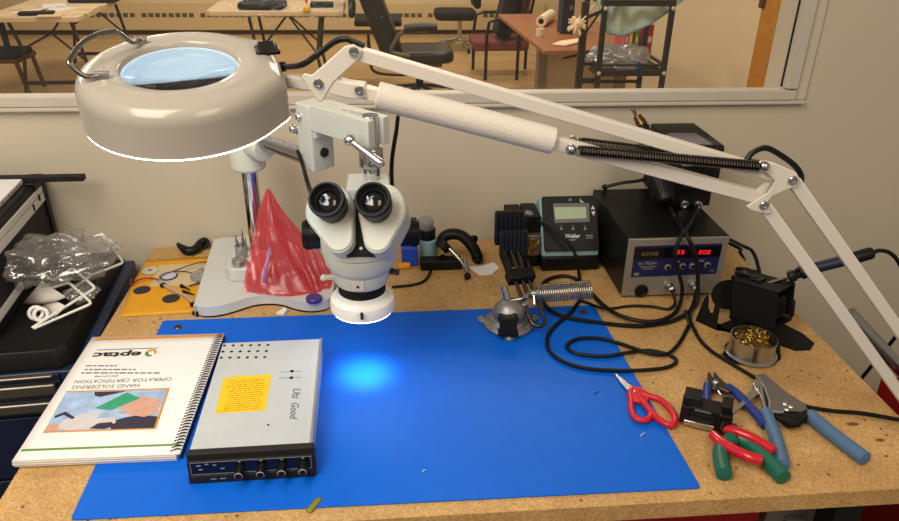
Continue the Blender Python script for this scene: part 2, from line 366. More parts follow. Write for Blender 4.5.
# upright rod with its sleeve
b = B(); b.cyl((RX_, RY_, .240), (RX_, RY_, .3755), .0125, n=36); b.build('upright_rod', 'chrome', S, bevel=.0008)
b = B(); b.lathe([(.0165, .300), (.0175, .302), (.0175, .326), (.0155, .329)], (RX_, RY_, 0), n=36); b.build('rod_sleeve', 'steel', S, bevel=.0006)
# ball ended clamp lever
p0, p1 = Y(350, 140, .328), Y(380.5, 163, .300)
b = B(); b.ball(p0, .0086, 20); b.tube([p0, p0.lerp(p1, .5), p1], lambda t: .0046+.0016*t, 14, False); b.ball(p1, .0062, 16); b.build('clamp_lever', 'chrome', S)
for q, e in ((Y(299, 117, .44), Y(313, 110, .445)), (Y(293, 129, .455), Y(303, 133, .46))):
    b = B(); b.ball(q, .0068, 18); b.cyl(q, e, .0052, n=14); b.build('clamp_lever', 'chrome', S)
# focus bracket behind the head
b = B(); b.span((RX_-.036, .318, .215), (RX_+.026, RY_+.022, .282)); b.span((RX_-.03, .29, .19), (RX_+.015, .34, .245)); b.build('focus_bracket', 'scope', S, bevel=.003)
for s, x0, x1, x2 in ((-1, .290, .270, .252), (1, .392, .408, .425)):
    b = B(); kz = .197; xa = .341
    b.lathe([(.010, abs(x0-xa)-.01), (.010, abs(x1-xa)-.014), (.020, abs(x1-xa)-.014), (.0215, abs(x1-xa)-.010), (.0215, abs(x2-xa)-.004), (.020, abs(x2-xa)), (.0001, abs(x2-xa)+.0005)], (xa, .352, kz), (s, 0, 0), 40)
    k = b.build('focus_knob', 'black', S)
    b = B()
    for i in range(30):
        t = 2*pi*i/30; c = V((xa+s*(abs(x2-xa)-.008), .352+.0216*cos(t), kz+.0216*sin(t))); b.box(c, (.008, .0014, .0014))
    b.build('knob_grip', 'rubber', k)
# head body
b = B(); b.lathe([(.036, .164), (.0385, .168), (.0405, .186), (.0425, .187), (.0495, .197), (.0515, .216)], (OX, OY, 0), n=56); HB = b.build('lower_body', 'scope', S, bevel=.001)
b = B(); b.lathe([(.0505, .2165), (.0535, .218), (.0535, .232), (.050, .236), (.03, .238)], (OX, OY, 0), n=56); b.build('upper_body', 'scope', S, bevel=.0012)
b = B(); b.box((OX-.004, OY-.0392, .176), (.016, .004, .013)); pb = b.build('label_plate', 'ivory', HB); b = B(); b.cyl((OX-.004, OY-.0410, .176), (OX-.004, OY-.0425, .176), .002, n=12); b.build('screw', 'darksteel', pb)
b = B(); b.cyl((OX-.036, OY-.005, .173), (OX-.052, OY-.010, .175), .0038, n=16); b.ball((OX-.052, OY-.010, .175), .0048, 14); b.build('side_screw', 'ivory', HB)
b = B(); b.cyl((OX+.040, OY-.005, .180), (OX+.052, OY-.010, .180), .005, n=16); b.build('zoom_knob', 'darksteel', HB)
b = B(); b.lathe([(.031, .130), (.033, .134), (.034, .166)], (OX, OY, 0), n=48); b.build('objective_barrel', 'blackm', S)
b = B(); b.lathe([(.0, .131), (.024, .1305), (.029, .1305)], (OX, OY, 0), n=40); b.build('objective_lens', 'lensblk', S)
# ring lamp
b = B(); b.lathe([(.0445, .120), (.0462, .122), (.0462, .133), (.0445, .138), (.0385, .1415), (.0365, .145), (.0365, .149), (.033, .149), (.033, .124), (.0335, .120)], (OX, OY, 0), n=64, caps=False)
b.bm.verts.ensure_lookup_table()
RL = b.build('ring_light', 'duckwhite', S, ang=30)
b = B(); b.lathe([(.034, .1205), (.0440, .1205), (.0440, .119), (.034, .119), (.034, .1205)], (OX, OY, 0), n=64, caps=False); b.build('diffuser', 'ringled', RL)
b = B(); b.cyl((OX, OY-.044, .134), (OX, OY-.052, .134), .0022, n=12); b.cyl((OX, OY-.052, .131), (OX, OY-.052, .1405), .0022, n=12); b.build('thumb_screw', 'darksteel', RL)
# binocular pods and eyepieces
el = radians(40)
for s, ex in ((-1, .2965), (1, .3580)):
    a = V((-.14+s*.01, -cos(el), sin(el))).normalized(); xx = V((1, 0, 0)); t = (V((0, sin(el), cos(el)))).normalized()
    tip = Y(326 if s < 0 else 372.3, 199, .197)
    m = frame(tip, a, xx)                # local x right, y = up the pod, z out of the eyepiece
    lx = -s*1.
    pod = hull(circ(.0315, 40, (s*.006, -.001)) + circ(.0305, 40, (s*.006, .004)) + circ(.0180, 24, (s*.006-(.0125 if s < 0 else -.0)*s-(.007*s if s > 0 else 0), -.041)))
    b = B(m); b.prism([(x*.96+0, y*.96) for x, y in pod], -.043, -.040); b.prism(pod, -.100, -.043); P_ = b.build('prism_housing', 'scope', S, bevel=.006, seg=4)
    b = B(m); b.lathe([(.0175, -.043), (.0175, -.040), (.0190, -.039), (.0190, -.034)], n=36); EP = b.build('eyepiece', 'black', S)
    b = B(m); 
    for i in range(28):
        q = 2*pi*i/28; b.box((.0190*cos(q), .0190*sin(q), -.036), (.0018, .0018, .006), Mx.Rotation(q, 3, 'Z'))
    b.build('diopter_ring', 'rubber', EP)
    b = B(m); b.lathe([(.0200, -.034), (.0215, -.030), (.0220, -.012), (.0232, -.008), (.0232, -.002), (.0220, .001), (.0198, .001), (.0178, -.002), (.0162, -.008), (.0145, -.009)], n=44, caps=False); b.build('eyecup', 'rubber', EP)
    b = B(m); b.lathe([(.0218, -.0128), (.0226, -.0115), (.0220, -.0102)], n=44, caps=False); b.build('white_line', 'markdim', EP)
    b = B(m); b.lathe([(.0150, -.0092), (.0125, -.0070), (.009, -.0052), (.005, -.0044), (.0001, -.0040)], n=36, caps=False); b.build('ocular_lens', 'lensblk', EP)
    b = B(m); b.ring((0, 0, -.0088), (0, 0, 1), .0128, .0010, 40, 6); b.build('lens_ring', 'darksteel', EP)
c = Y(349, 199, .197); a = V((-.14, -cos(el), sin(el))).normalized(); m = frame(c, a, (1, 0, 0))
b = B(m); b.span((-.018, -.058, -.100), (.026, .018, -.056)); CP = b.build('centre_plate', 'blackm', S, bevel=.001)
for yy in (-.050, -.012):
    b = B(m); b.cyl((.004, yy, -.056), (.004, yy, -.0545), .0022, n=14); b.build('screw', 'darksteel', CP)
# ring lamp leads
def cable(name, label, pts, r, m='black', group=None, parent=None, cat='cable', sub=8):
    b = B(); b.tube(pts, r, 8, True, sub); o = b.build(name, m, parent)
    if parent is None: tag(o, label, cat, group)
    return o
cable('ring_light_lead', '', [Y(298, 151, .45), Y(303, 166, .42), Y(308, 184, .38), Y(318, 210, .355), V((.300, .33, .215))], .0032, parent=S)
cable('ring_light_lead', '', [Y(396, 133, .40), Y(392, 160, .39), Y(392, 185, .385), Y(396, 205, .38), V((.40, .375, .22))], .0032, parent=S)
o = part('plug', 'black', S, lambda b: (b.cyl(Y(396, 135, .40), Y(398, 116, .402), .003, n=12)))
part('plug_tip', 'steel', o, lambda b: b.cyl(Y(397.6, 119, .4022), Y(398.2, 112.5, .4025), .0023, n=10))
cable('ring_light_lead', '', [V((.365, .305, .135)), V((.35, .40, .03)), Z(334, 300, .004), Z(322, 306, .004), Z(312, 311, .003), Z(322, 309, .003)], .0022, parent=S)
# ---------------------------------------------------------------- magnifier lamp
LY = .150
LA0, LA1 = V((.16, .155, 0)), V((1.14, .055, 0)); lx_ = (LA1-LA0).normalized(); ln_ = V((0, 0, 1)).cross(lx_)     # upright plane of the arm, ln_ points to the wall
LM = thing('magnifier_lamp', 'big grey round magnifier lamp, lit, on a white spring arm reaching over the bench', 'lamp', (1.14, .055, 0))
dC = .785
vc = ray(184, 88); LC0 = CE + vc*dC; vn = vc.normalized()
av = (cr - vn*cr.dot(vn)).normalized(); bv = av.cross(vn)*-1
bv = vn.cross(av)*-1
if bv.z < 0: bv = -bv
te, tr_ = radians(25), radians(6)
n_ = (vn*-sin(te) + (av*-sin(tr_) + bv*cos(tr_))*cos(te)).normalized()
xl = (av*cos(tr_) + bv*sin(tr_)); xl = (xl - n_*xl.dot(n_)).normalized()
LMX = frame(LC0, n_, xl); yl = n_.cross(xl)
HZ = .0250     # half height of the shell
NA = 96
tail = [(.098, .058), (.1035, .052), (.105, .040), (.1055, 0), (.105, -.040), (.1035, -.046), (.100, -.050)]
out = hull(circ(.1070, 72) + tail)
def polar(poly, th):
    c, s_ = cos(th), sin(th); best = .1
    for i in range(len(poly)):
        (x0, y0), (x1, y1) = poly[i], poly[(i+1) % len(poly)]
        dx, dy = x1-x0, y1-y0; den = c*dy - s_*dx
        if abs(den) < 1e-12: continue
        r = (x0*dy - y0*dx)/den; k = (x0*s_ - y0*c)/den if True else 0
        u = ((c*r-x0)*dx+(s_*r-y0)*dy)/(dx*dx+dy*dy)
        if r > 0 and -1e-6 <= u <= 1+1e-6: best = r
    return best
rad = [polar(out, 2*pi*i/NA) for i in range(NA)]
b = B(LMX); R = []
def rg(f, z): R.append([b.v((f(i)*cos(2*pi*i/NA), f(i)*sin(2*pi*i/NA), z)) for i in range(NA)])
prof = [(0, -HZ), (.001, -HZ+.004), (.0015, .008), (.0030, .0150), (.0062, .0205), (.0110, .0240), (.0180, .0262)]
for ins, z in prof: rg(lambda i: rad[i]-ins, z)
rg(lambda i: min(rad[i]-.028, .078), .0275); rg(lambda i: .0625, .0275); rg(lambda i: .0605, .0258); rg(lambda i: .0595, .0215)
b.rings(R, caps=False)
SH = b.build('shade', 'lampshell', LM, ang=50)
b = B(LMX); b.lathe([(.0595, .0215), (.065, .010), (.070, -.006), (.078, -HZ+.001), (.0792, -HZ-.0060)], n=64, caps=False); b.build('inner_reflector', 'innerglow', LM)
b = B(LMX); R = []
rg(lambda i: rad[i]-.0005, -HZ+.0005); rg(lambda i: rad[i]-.0005, -HZ-.0016); rg(lambda i: rad[i]-.002, -HZ-.0026); rg(lambda i: .079, -HZ-.0026); rg(lambda i: .079, -HZ+.0005)
b.rings(R, caps=False, closed=True); b.build('light_diffuser', 'lightdiff', LM)
# biconvex lens
b = B(LMX); K = 12; sag = .0045
pr = [(.0594*i/K, .0170-.001-sag*(1-(i/K)**2)) for i in range(K+1)] + [(.0594*i/K, .0170+.001+sag*.6*(1-(i/K)**2)) for i in range(K, -1, -1)]
b.lathe(pr, n=64, caps=False); b.build('magnifier_lens', 'lens', LM, ang=60)
b = B(LMX); b.ring((0, 0, .0215), (0, 0, 1), .0600, .0010, 72, 6); b.build('lens_rim', 'lampshell', LM)
b = B(LMX); b.box((-.078, -.002, .0275), (.010, .020, .003)); b.build('hinge_tab', 'lampshell', SH, bevel=.001)
# rocker switch
tp = LC0 + n_*.0305
def lp(px, py, z): q = LMX.inverted() @ PL(px, py, LC0+n_*z, n_); return q
q = lp(267, 49.5, .0275)
b = B(LMX); b.span((q.x-.013, q.y-.011, .025), (q.x+.013, q.y+.011, .0295)); SW = b.build('switch', 'blackg', LM, bevel=.001)
b = B(LMX @ T((q.x, q.y, .0295)) @ Mx.Rotation(.18, 4, 'X')); b.span((-.009, -.010, -.001), (.009, .010, .0025)); b.build('rocker', 'black', SW, bevel=.001)
# chrome grab handle
p0, p1 = lp(104, 79, .0265), lp(142, 44, .0265)
hp_ = [V((p0.x, p0.y, .026)), V((p0.x-.004, p0.y-.001, .031)), lp(86, 76.5, .032), lp(71, 66, .042), lp(70, 60, .046), lp(80, 45, .052), lp(96, 35, .054), lp(113, 31.5, .052), lp(119, 33, .048), lp(132, 42, .036), V((p1.x, p1.y, .032)), V((p1.x+.002, p1.y, .026))]
b = B(LMX); b.tube(hp_, .0027, 12, True, 6); GH = b.build('handle', 'darkchrome', LM)
for p in (p0, p1):
    b = B(LMX); b.lathe([(.0042, .0265), (.0042, .0305), (.003, .033)], (p.x, p.y, 0), n=20); b.tube([(p.x-.008, p.y, .0325), (p.x+.006, p.y, .0310)], .0034, 12, False); b.build('ferrule', 'steel', GH)
# --- linkage and arms, all in one upright plane
def A(px, py, dy=0.): return PL(px, py, LA0+ln_*dy, ln_)
def sqbar(name, a, c, w=.014, m='armwhite', parent=LM, dy=0., lip=True):
    b = B(); d = (c-a).normalized(); up = ln_.cross(d)
    q = frame((a+c)/2, d, up); k = b.M; b.M = q; b.box((0, 0, 0), (w, w, (c-a).length)); b.M = k
    return b.build(name, m, parent, bevel=.0012)
def bolt(p, r=.0052, parent=LM, s=-1):
    b = B(); b.lathe([(r, 0), (r, .002), (r*.8, .0032), (r*.5, .0032), (r*.42, .002), (.0001, .002)], p, ln_*s, 20); return b.build('bolt', 'steel', parent)
def plate(name, pts, y0, y1, m='armwhite', bev=.0012):
    k = frame(LA0, -ln_, lx_); ki = k.inverted(); P3 = [ki @ A(px, py, (y0+y1)/2) for px, py in pts]
    b = B(k); b.prism([(p.x, p.y) for p in P3], -y1, -y0); return b.build(name, m, LM, bevel=bev)
e0, e1 = A(354, 52), A(792.5, 180)
sqbar('upper_arm', e0, e1); sqbar('upper_arm', A(359, 90), A(762, 198))
c0 = A(318.4, 83.4)
hx = LMX @ V((.110, 0, -.004))
sqbar('head_link', hx, c0 + V((.004, 0, 0)), .013)
for yy in (-.0100, .0075):
    plate('link_plate', [(310, 90), (302, 77), (304, 73), (312, 75), (345, 46), (354, 44), (362, 50), (361, 57), (334, 82), (330, 88), (323, 101), (319, 102)], yy, yy+.0025)
plate('link_plate', [(328, 76), (336, 72), (341, 79), (349, 81), (366, 83), (368, 96), (352, 97), (330, 92)], -.009, .009)
for px, py in ((318.4, 83.4), (354, 51.7), (359.3, 90)): bolt(A(px, py, -.0102))
# foam sleeve
b = B(); f0, f1 = A(377, 95), A(554, 141); b.cyl(f0, f1, .0150, n=40); b.build('foam_sleeve', 'foam', LM, bevel=.002)
# elbow
for yy in (-.0105, .0080):
    plate('elbow_plate', [(764, 160), (775, 163), (796, 172), (800, 180), (796, 187), (788, 189), (772, 196), (768, 201), (772, 213), (766, 214), (750, 210), (746, 206), (756, 200), (768, 192), (775, 181), (765, 172), (760, 166)], yy, yy+.0025)
plate('elbow_gusset', [(748, 197), (768, 181), (772, 186), (754, 203)], -.004, .004)
for px, py in ((792.7, 180), (763.8, 205)): bolt(A(px, py, -.0108))
bA, bB = A(792.7, 180), A(763.8, 205)
l0, l1 = A(898.8, 330.5), A(898.8, 392)
kA = (l0-bA).normalized(); kB = (l1-bB).normalized()
tA, tB = (.062-bA.z)/kA.z, (.036-bB.z)/kB.z
eA, eB = bA+kA*tA, bB+kB*tB
sqbar('lower_arm', bA, eA); sqbar('lower_arm', bB, eB)
# springs
for dy, p, q in ((-.014, (571, 149.5), (764, 166.5)), (.014, (572, 141), (764, 165.5))):
    s0, s1 = A(*p, dy), A(*q, dy); d = (s1-s0).normalized()
    b = B(); b.tube(helix(s0+d*.009, s1-d*.006, .0049, 66, 10), .00135, 5, False); SP = b.build('spring', 'darksteel', LM)
    for e in (s0, s1):
        b = B(); b.ball(e, .0060, 16); b.cyl(e, e-ln_*(dy*.75), .0028, n=10); b.build('spring_pin', 'steel', SP)
# small cover strips and power lead
b = B(); b.tube([LMX @ V((.110, .020, .004)), A(301, 65), A(318, 54, .004), A(334, 42, .006), A(345, 39, .004), A(352, 41, .003), A(364, 46, 0)], .0034, 8); b.build('power_lead', 'black', LM)
b = B(); b.cyl(LMX @ V((.100, .020, .004)), LMX @ V((.113, .020, .004)), .0055, n=20); b.build('strain_relief', 'black', LM, bevel=.001)
b = B(); b.tube([A(745, 164), A(752, 153, .003), A(766, 148, .004), A(782, 156, .004), A(795, 166, .003), A(801, 176, .003), A(800, 186, 0)], .0034, 8); b.build('power_lead', 'black', LM)
# foot bracket clamped on the bench edge
pm = (eA+eB)/2; fx = frame((pm.x, pm.y, 0), (0, 0, 1), lx_)      # local x along the arm
b = B(fx); b.span((.0, -.011, .010), (.030, -.0085, .055)); b.span((.0, .0085, .010), (.030, .011, .055)); b.span((.0, -.011, .008), (.030, .011, .014)); b.build('foot_plate', 'armwhite', LM, bevel=.001)
b = B(); b.cyl((pm.x, pm.y, -.03), (pm.x, pm.y, .018), .008, n=20); b.build('pivot_pin', 'steel', LM)
BR = 1.095
b = B(); b.span((BR-.008, pm.y-.02, .0005), (pm.x+.02, pm.y+.02, .010)); b.span((max(BR+.004, pm.x-.012), pm.y-.02, -.075), (pm.x+.02, pm.y+.02, .0105)); b.span((BR-.030, pm.y-.02, -.075), (pm.x+.02, pm.y+.02, -.065)); CL = b.build('bench_clamp', 'armwhite', LM, bevel=.002)
b = B(); b.cyl((BR-.018, pm.y, -.11), (BR-.018, pm.y, -.032), .005, n=16); b.lathe([(.012, -.034), (.012, -.030)], (BR-.018, pm.y, 0), n=20); b.build('clamp_screw', 'steel', CL)
# ---------------------------------------------------------------- bench, mat, manual, radio
BX0, BX1, BY0, BY1, BT = -.0945, 1.095, -.0207, .7345, .027
WB = thing('workbench', 'long workbench with a speckled particle board top, against the wall under the window', 'workbench', ((BX0+BX1)/2, .35, FZ))
b = B(); b.span((BX0, BY0, -BT), (BX1, BY1, 0)); b.build('bench_top', 'board', WB, bevel=.0012)
for x in (BX0+.04, BX1-.09):
    for y in (.06, BY1-.07):
        b = B(); b.span((x-.02, y-.02, FZ), (x+.02, y+.02, -BT)); b.build('leg', 'charcoal', WB, bevel=.003)
for y in (.05, BY1-.08): b = B(); b.span((BX0+.06, y, -BT-.07), (BX1-.11, y+.02, -BT)); b.build('rail', 'charcoal', WB, bevel=.002)
b = B(); b.span((BX0+.02, .05, FZ+.20), (BX1-.07, BY1-.05, FZ+.225)); b.build('lower_shelf', 'charcoal', WB)
for k, (px, py, r) in enumerate(((853, 424, .006), (880, 440, .0045))):
    p = Z(px, py); random.seed(k+3)
    b = B(); b.prism([(p.x+r*(1+.35*random.random())*1.3*cos(a), p.y+r*(.5+.4*random.random())*sin(a)) for a in [2*pi*i/14 for i in range(14)]], 0, .0002)
    MT.setdefault('burn', mat('burn_mark', '6A4A22', .6)); b.build('burn_mark', 'burn', WB)
random.seed(4)
# blue mat
mp = [Z(*p) for p in ((163, 321.5), (593.5, 306), (701, 489), (70.5, 521))]
def roundpoly(P, r, n=5):
    o = []
    for i in range(len(P)):
        a, c, d = V(P[i-1]), V(P[i]), V(P[(i+1) % len(P)])
        u, w_ = (a-c).normalized(), (d-c).normalized()
        for k in range(n+1):
            t = k/n; q = (c+u*r)*(1-t)**2 + c*2*t*(1-t) + (c+w_*r)*t*t; o.append((q.x, q.y))
    return o
b = B(); b.prism(roundpoly([V((p.x, p.y, 0)) for p in mp], .006), .0002, .0022)
BM = b.build('work_mat', 'mat_blue', bevel=.0005); tag(BM, 'large flat bright blue antistatic mat spread over the middle of the bench', 'mat')
for px, py in ((178, 327.5), (583, 313)):
    p = Z(px, py, .002); b = B(); b.lathe([(.0062, .002), (.0066, .003), (.0050, .0044), (.0030, .0046), (.0026, .0068), (.0001, .0072)], (p.x, p.y, 0), n=24); b.build('snap_stud', 'oldbrass', BM)
MZ = .0022
# scraps lying on the mat
p = Z(314, 505, MZ); b = B(Mx.Translation((p.x, p.y, MZ)) @ Mx.Rotation(-.55, 4, 'Z')); b.grid(lambda u, w_: V(((u-.5)*.008, (w_-.5)*.024, .0004+.0015*sin(u*3)*w_)), 4, 6); o = b.build('tape_scrap', 'tapeolive', solid=.0003); tag(o, 'short olive yellow scrap of tape at the front edge of the blue mat', 'tape')
for k, (px, py, l, m, lab) in enumerate(((597, 393, .009, 'greenp', 'tiny green wire clipping near the right edge of the blue mat'), (643, 435, .008, 'mark', 'tiny white curled clipping on the mat below the scissors'), (424, 471, .004, 'mark', 'white speck of debris on the near middle of the blue mat'))):
    p = Z(px, py, MZ+.0006); b = B(); b.tube([p-V((l/2, l*.3, 0)), p+V((0, l*.2, .0006)), p+V((l/2, l*.4, 0))], .0007, 6); o = b.build('wire_clipping', m); tag(o, lab, 'clipping')
# ---------------------------------------------------------------- spiral bound manual
BK = thing('spiral_manual', 'white spiral bound training manual lying upside down at the left of the blue mat', 'manual', tuple(Z(100, 400, .0)))
BZ_ = .0125
q = [Z(92.5, 337, BZ_), Z(224.5, 333.6, BZ_), Z(180, 454.5, BZ_), Z(12, 461, BZ_)]
def bil(u, w_): return q[3].lerp(q[2], u).lerp(q[0].lerp(q[1], u), w_)
NB_ = 9
for k in range(NB_):           # a few leaves one sees at the near edge, curling down slightly at the lower left
    z0, z1 = .0024+k*(BZ_-.0030)/NB_, .0024+(k+.82)*(BZ_-.0030)/NB_
    random.seed(k); dx, dy = random.uniform(-.001, .001), random.uniform(-.0015, .0008)
    if k == 0: z0 = .0024
    P = [bil(0, 0)+V((dx, dy, 0)), bil(.975, 0)+V((0, dy, 0)), bil(.975, 1), bil(0, 1)+V((dx, 0, 0))]
    b = B(); b.prism([(p.x, p.y) for p in P], z0, z1); b.build('page_block', 'paper2' if k % 2 else 'paper', BK)
def cov(u, w_):
    p = bil(u, w_); d = max(0, .16-u)*max(0, .25-w_); return V((p.x, p.y, BZ_+.0002-.02*d))
b = B(); b.grid(cov, 12, 12); CV = b.build('cover', 'paper', BK, solid=.0003)
CT = BZ_+.0006
bx_ = (q[1]-q[0]).normalized(); by_ = (q[0]-q[3]).normalized()
def flat(name, pts, m, z=CT, t=.0002, par=None):
    P = [Z(px, py, z) for px, py in pts]; b = B(); b.prism([(p.x, p.y) for p in P], z-.0002, z+t); return b.build(name, m, par or CV)
flat('title_rule', [(96, 340.6), (96.5, 338.3), (224, 334.3), (223.5, 336)], 'orange')
flat('foot_rule', [(20.8, 451.2), (21.6, 449.2), (179.8, 443.6), (179.4, 445.4)], 'green')
pic = [(66.4, 391.6), (168.9, 388.6), (155.3, 428.5), (43.4, 432.2)]
flat('picture_frame', [(66.4, 391.2), (169.8, 388), (156, 429), (43, 432.8)], 'orange')
def pt(u, w_): 
    a = V((*pic[3], 0)).lerp(V((*pic[2], 0)), u); c = V((*pic[0], 0)).lerp(V((*pic[1], 0)), u); e = a.lerp(c, w_); return (e.x, e.y)
CP_ = flat('cover_picture', [pt(0, .02), pt(.985, .02), pt(.985, .98), pt(0, .98)], 'picblue', CT+.0002)
def blob(pts, m, k): flat('picture_detail', [pt(*p) for p in pts], m, CT+.0002+.00012*k, .0002, CP_)
blob([(.28, .97), (.60, .97), (.36, .84), (.30, .88)], 'picdark', 1)
blob([(.60, .02), (.80, .02), (.985, .02), (.985, .30), (.82, .36), (.68, .30), (.56, .20)], 'picdark', 1)
blob([(.50, .62), (.62, .78), (.76, .82), (.96, .74), (.97, .40), (.86, .30), (.74, .36), (.58, .44), (.72, .50), (.55, .55)], 'skin', 2)
blob([(.36, .56), (.60, .93), (.76, .78), (.52, .50)], 'pcb', 3)
blob([(.08, .10), (.14, .30), (.26, .42), (.44, .50), (.58, .36), (.62, .18), (.50, .04), (.20, .03)], 'picgrey', 2)
blob([(.40, .05), (.46, .18), (.58, .20), (.62, .10), (.54, .03)], 'picdark', 3)
blob([(.02, .40), (.10, .50), (.22, .34), (.20, .30), (.10, .42), (.03, .34)], 'picdark', 3)
blob([(.0, .03), (.10, .03), (.12, .16), (.04, .22), (0, .12)], 'skin', 3)
blob([(.42, .30), (.44, .46), (.56, .46), (.58, .32)], 'picblue', 4)
tf = Mx((-bx_, -by_, V((0, 0, 1)))).transposed().to_4x4()
def btext(s, x0, x1, py, hpx, m='ink', shear=0, bold=0, sx=1.):
    a, c = Z(x0, py, CT), Z(x1, py, CT); mm = tf.copy(); mm.translation = (a+c)/2
    o = text(s, mm, hpx, m, CV, shear=shear, bold=bold)
    xs = [v.co.dot(bx_) for v in o.data.vertices]; wd_ = max(xs)-min(xs); k = (c-a).length/wd_
    cc = world(CV).inverted() @ ((a+c)/2)
    for v in o.data.vertices:
        d = v.co-cc; t = d.dot(bx_); v.co = v.co + bx_*(t*(k-1))
    return o
btext('eptac', 93.5, 141, 354.6, .0205, bold=.0006, shear=.05)
btext('HAND SOLDERING', 73, 139, 386.2, .0118, 'inkgrey')
btext('OPERATOR CERTIFICATION', 75.5, 171, 380.2, .0112, 'inkgrey')
btext('LEAD & LEAD FREE', 95, 118, 376.2, .0052, 'inkgrey')
random.seed(14)
for x0, x1, py, hh in ((81.5, 160, 373, 1.1), (85, 136, 369.6, 1.0), (86, 117, 365.8, 1.0)):       # small print too fine to read
    b = B(); x = x0
    while x < x1:
        w_ = min(random.uniform(2.2, 8), x1-x); P = [Z(x, py+hh/2, CT), Z(x+w_, py+hh/2-.02*w_, CT), Z(x+w_, py-hh/2-.02*w_, CT), Z(x, py-hh/2, CT)]; b.prism([(p.x, p.y) for p in P], CT-.0002, CT+.0002); x += w_+1.3
    b.build('small_print', 'inkgrey', CV)
flat('thin_rule', [(97, 350.3), (97.4, 349.7), (158, 347.7), (157.8, 348.3)], 'inkgrey')
lc = Z(150.8, 352.8, CT)
for a0, a1, m in ((-.4, 2.6, 'orange'), (2.7, 5.2, 'green')):
    b = B(); n = 16
    po = [(lc.x+.0085*cos(a0+(a1-a0)*i/n), lc.y+.0100*sin(a0+(a1-a0)*i/n)) for i in range(n+1)] + [(lc.x+.0030+(.0048-.002*i/n)*cos(a0+(a1-a0)*i/n)-.002, lc.y+.006*sin(a0+(a1-a0)*i/n)) for i in range(n, -1, -1)]
    b.prism(po, CT-.0001, CT+.0002); b.build('emblem', m, CV)
b = B(); s0, s1 = bil(.972, .015), bil(.972, .985); s0.z = s1.z = .0074
b.tube(helix(s0, s1, .0072, 44, 10), .0010, 5, False); b.build('spiral_binding', 'black', BK)
b = B()
for i in range(44):
    p = s0.lerp(s1, (i+.5)/44); b.box((p.x-.0066, p.y, BZ_+.0006), (.0024, .0030, .0002))
b.build('punched_holes', 'black', CV)
# ---------------------------------------------------------------- panel radio unit
r0_, r1_ = Z(189.5, 484.5, MZ), Z(318.5, 476.5, MZ)
ru = (r1_-r0_); RW = .1535; ru = V((ru.x, ru.y, 0)).normalized()
rd = V((.0285, .9995, 0)); f0 = Z(226.5, 343, MZ+.040); rd = V((0, 1, 0)) if False else (V((f0.x, f0.y, 0))-V((r0_.x+.002, r0_.y, 0))).normalized()
rm = Mx((ru, V((-ru.y, ru.x, 0)), V((0, 0, 1)))).transposed().to_4x4(); rm.translation = (r0_.x, r0_.y, MZ)
AV = thing('avionics_unit', 'flat silver radio unit with black knobbed front and yellow sticker, on the mat', 'radio', (r0_.x+.08, .18, MZ), atan2(ru.y, ru.x))
RH, RDp = .0405, .255
b = B(rm); b.span((.002, .013, .0015), (RW-.004, RDp, RH-.001)); CH = b.build('chassis', 'radio', AV, bevel=.001)
b = B(rm); b.span((RW-.006, .013, RH-.0015), (RW-.0025, RDp, RH+.0004)); b.build('seam', 'alu', CH)
b = B(rm); b.prism([(.0, .0)]+[(0, 0)], 0, 0) if False else b.span((0, .006, .001), (RW, .0165, RH+.0010)); b.span((0, 0, .0), (RW, .008, .012)); b.span((0, .003, .010), (RW, .008, RH-.008)); BZL = b.build('bezel', 'charcoal', AV, bevel=.0012)
b = B(rm); b.span((.004, .0022, .0125), (RW-.004, .0032, RH-.0085)); FP = b.build('front_panel', 'blackg', AV)
b = B(rm); 
for zz in (.0128, RH-.0090): b.span((.004, .0018, zz), (RW-.004, .0024, zz+.0005))
for xx in (.004, RW-.0045): b.span((xx, .0018, .0128), (xx+.0005, .0024, RH-.0085))
b.build('outline', 'radiotext', FP)
rmi = rm.inverted()
for px, py in ((238, 475.2), (259.8, 473.2), (280.8, 471.2), (302, 469.4)):
    l = rmi @ Y(px, py, r0_.y-.012); 
    b = B(rm); b.lathe([(.0062, 0), (.0058, .006), (.0052, .0062), (.0048, .014), (.0042, .0155)], (l.x, .0025, .0195), (0, -1, 0), 28); KN = b.build('knob', 'black', AV)
    b = B(rm); b.ring((l.x, -.0122, .0195), (0, 1, 0), .0045, .0004, 24, 6); b.build('knob_ring', 'mark', KN)
    b = B(rm); b.box((l.x, .0019, .0295), (.003, .0006, .0015)); b.build('mark', 'radiotext', FP)
for x, z, w_ in ((.014, .027, .005), (.024, .029, .004), (.033, .027, .004), (.016, .021, .005), (.042, .021, .005), (.030, .0065, .007), (.041, .0065, .007)):
    b = B(rm); yy = .0016 if z > .012 else -.0001; b.span((x-w_/2, yy-.0002, z-.0007), (x+w_/2, yy+.0003, z+.0007)); b.build('panel_mark', 'radiotext', FP if z > .012 else BZL)
RT = MZ+RH-.001
def rflat(name, pts, m, par=None, z=RT, t=.0003):
    P = [Z(px, py, z) for px, py in pts]; b = B(); b.prism([(p.x, p.y) for p in P], z-.0002, z+t); return b.build(name, m, par or CH)
for r in range(3):
    for c in range(6):
        a = V((224.5, 345.6, 0)).lerp(V((268, 345.0, 0)), c/5); d = V((-1.6*r, 6.1*r, 0)); p = Z(a.x+d.x, a.y+d.y, RT)
        b = B(); b.lathe([(.0024, -.0004), (.0024, .0003), (.0001, .0003)], (p.x, p.y, RT), n=14); b.build('vent_hole', 'blackm', CH)
ST = rflat('sticker', [(223.2, 379), (235, 376.4), (271.5, 374.5), (265.2, 410.8), (215.5, 413.7)], 'sticker')
random.seed(8)
sb_ = B()
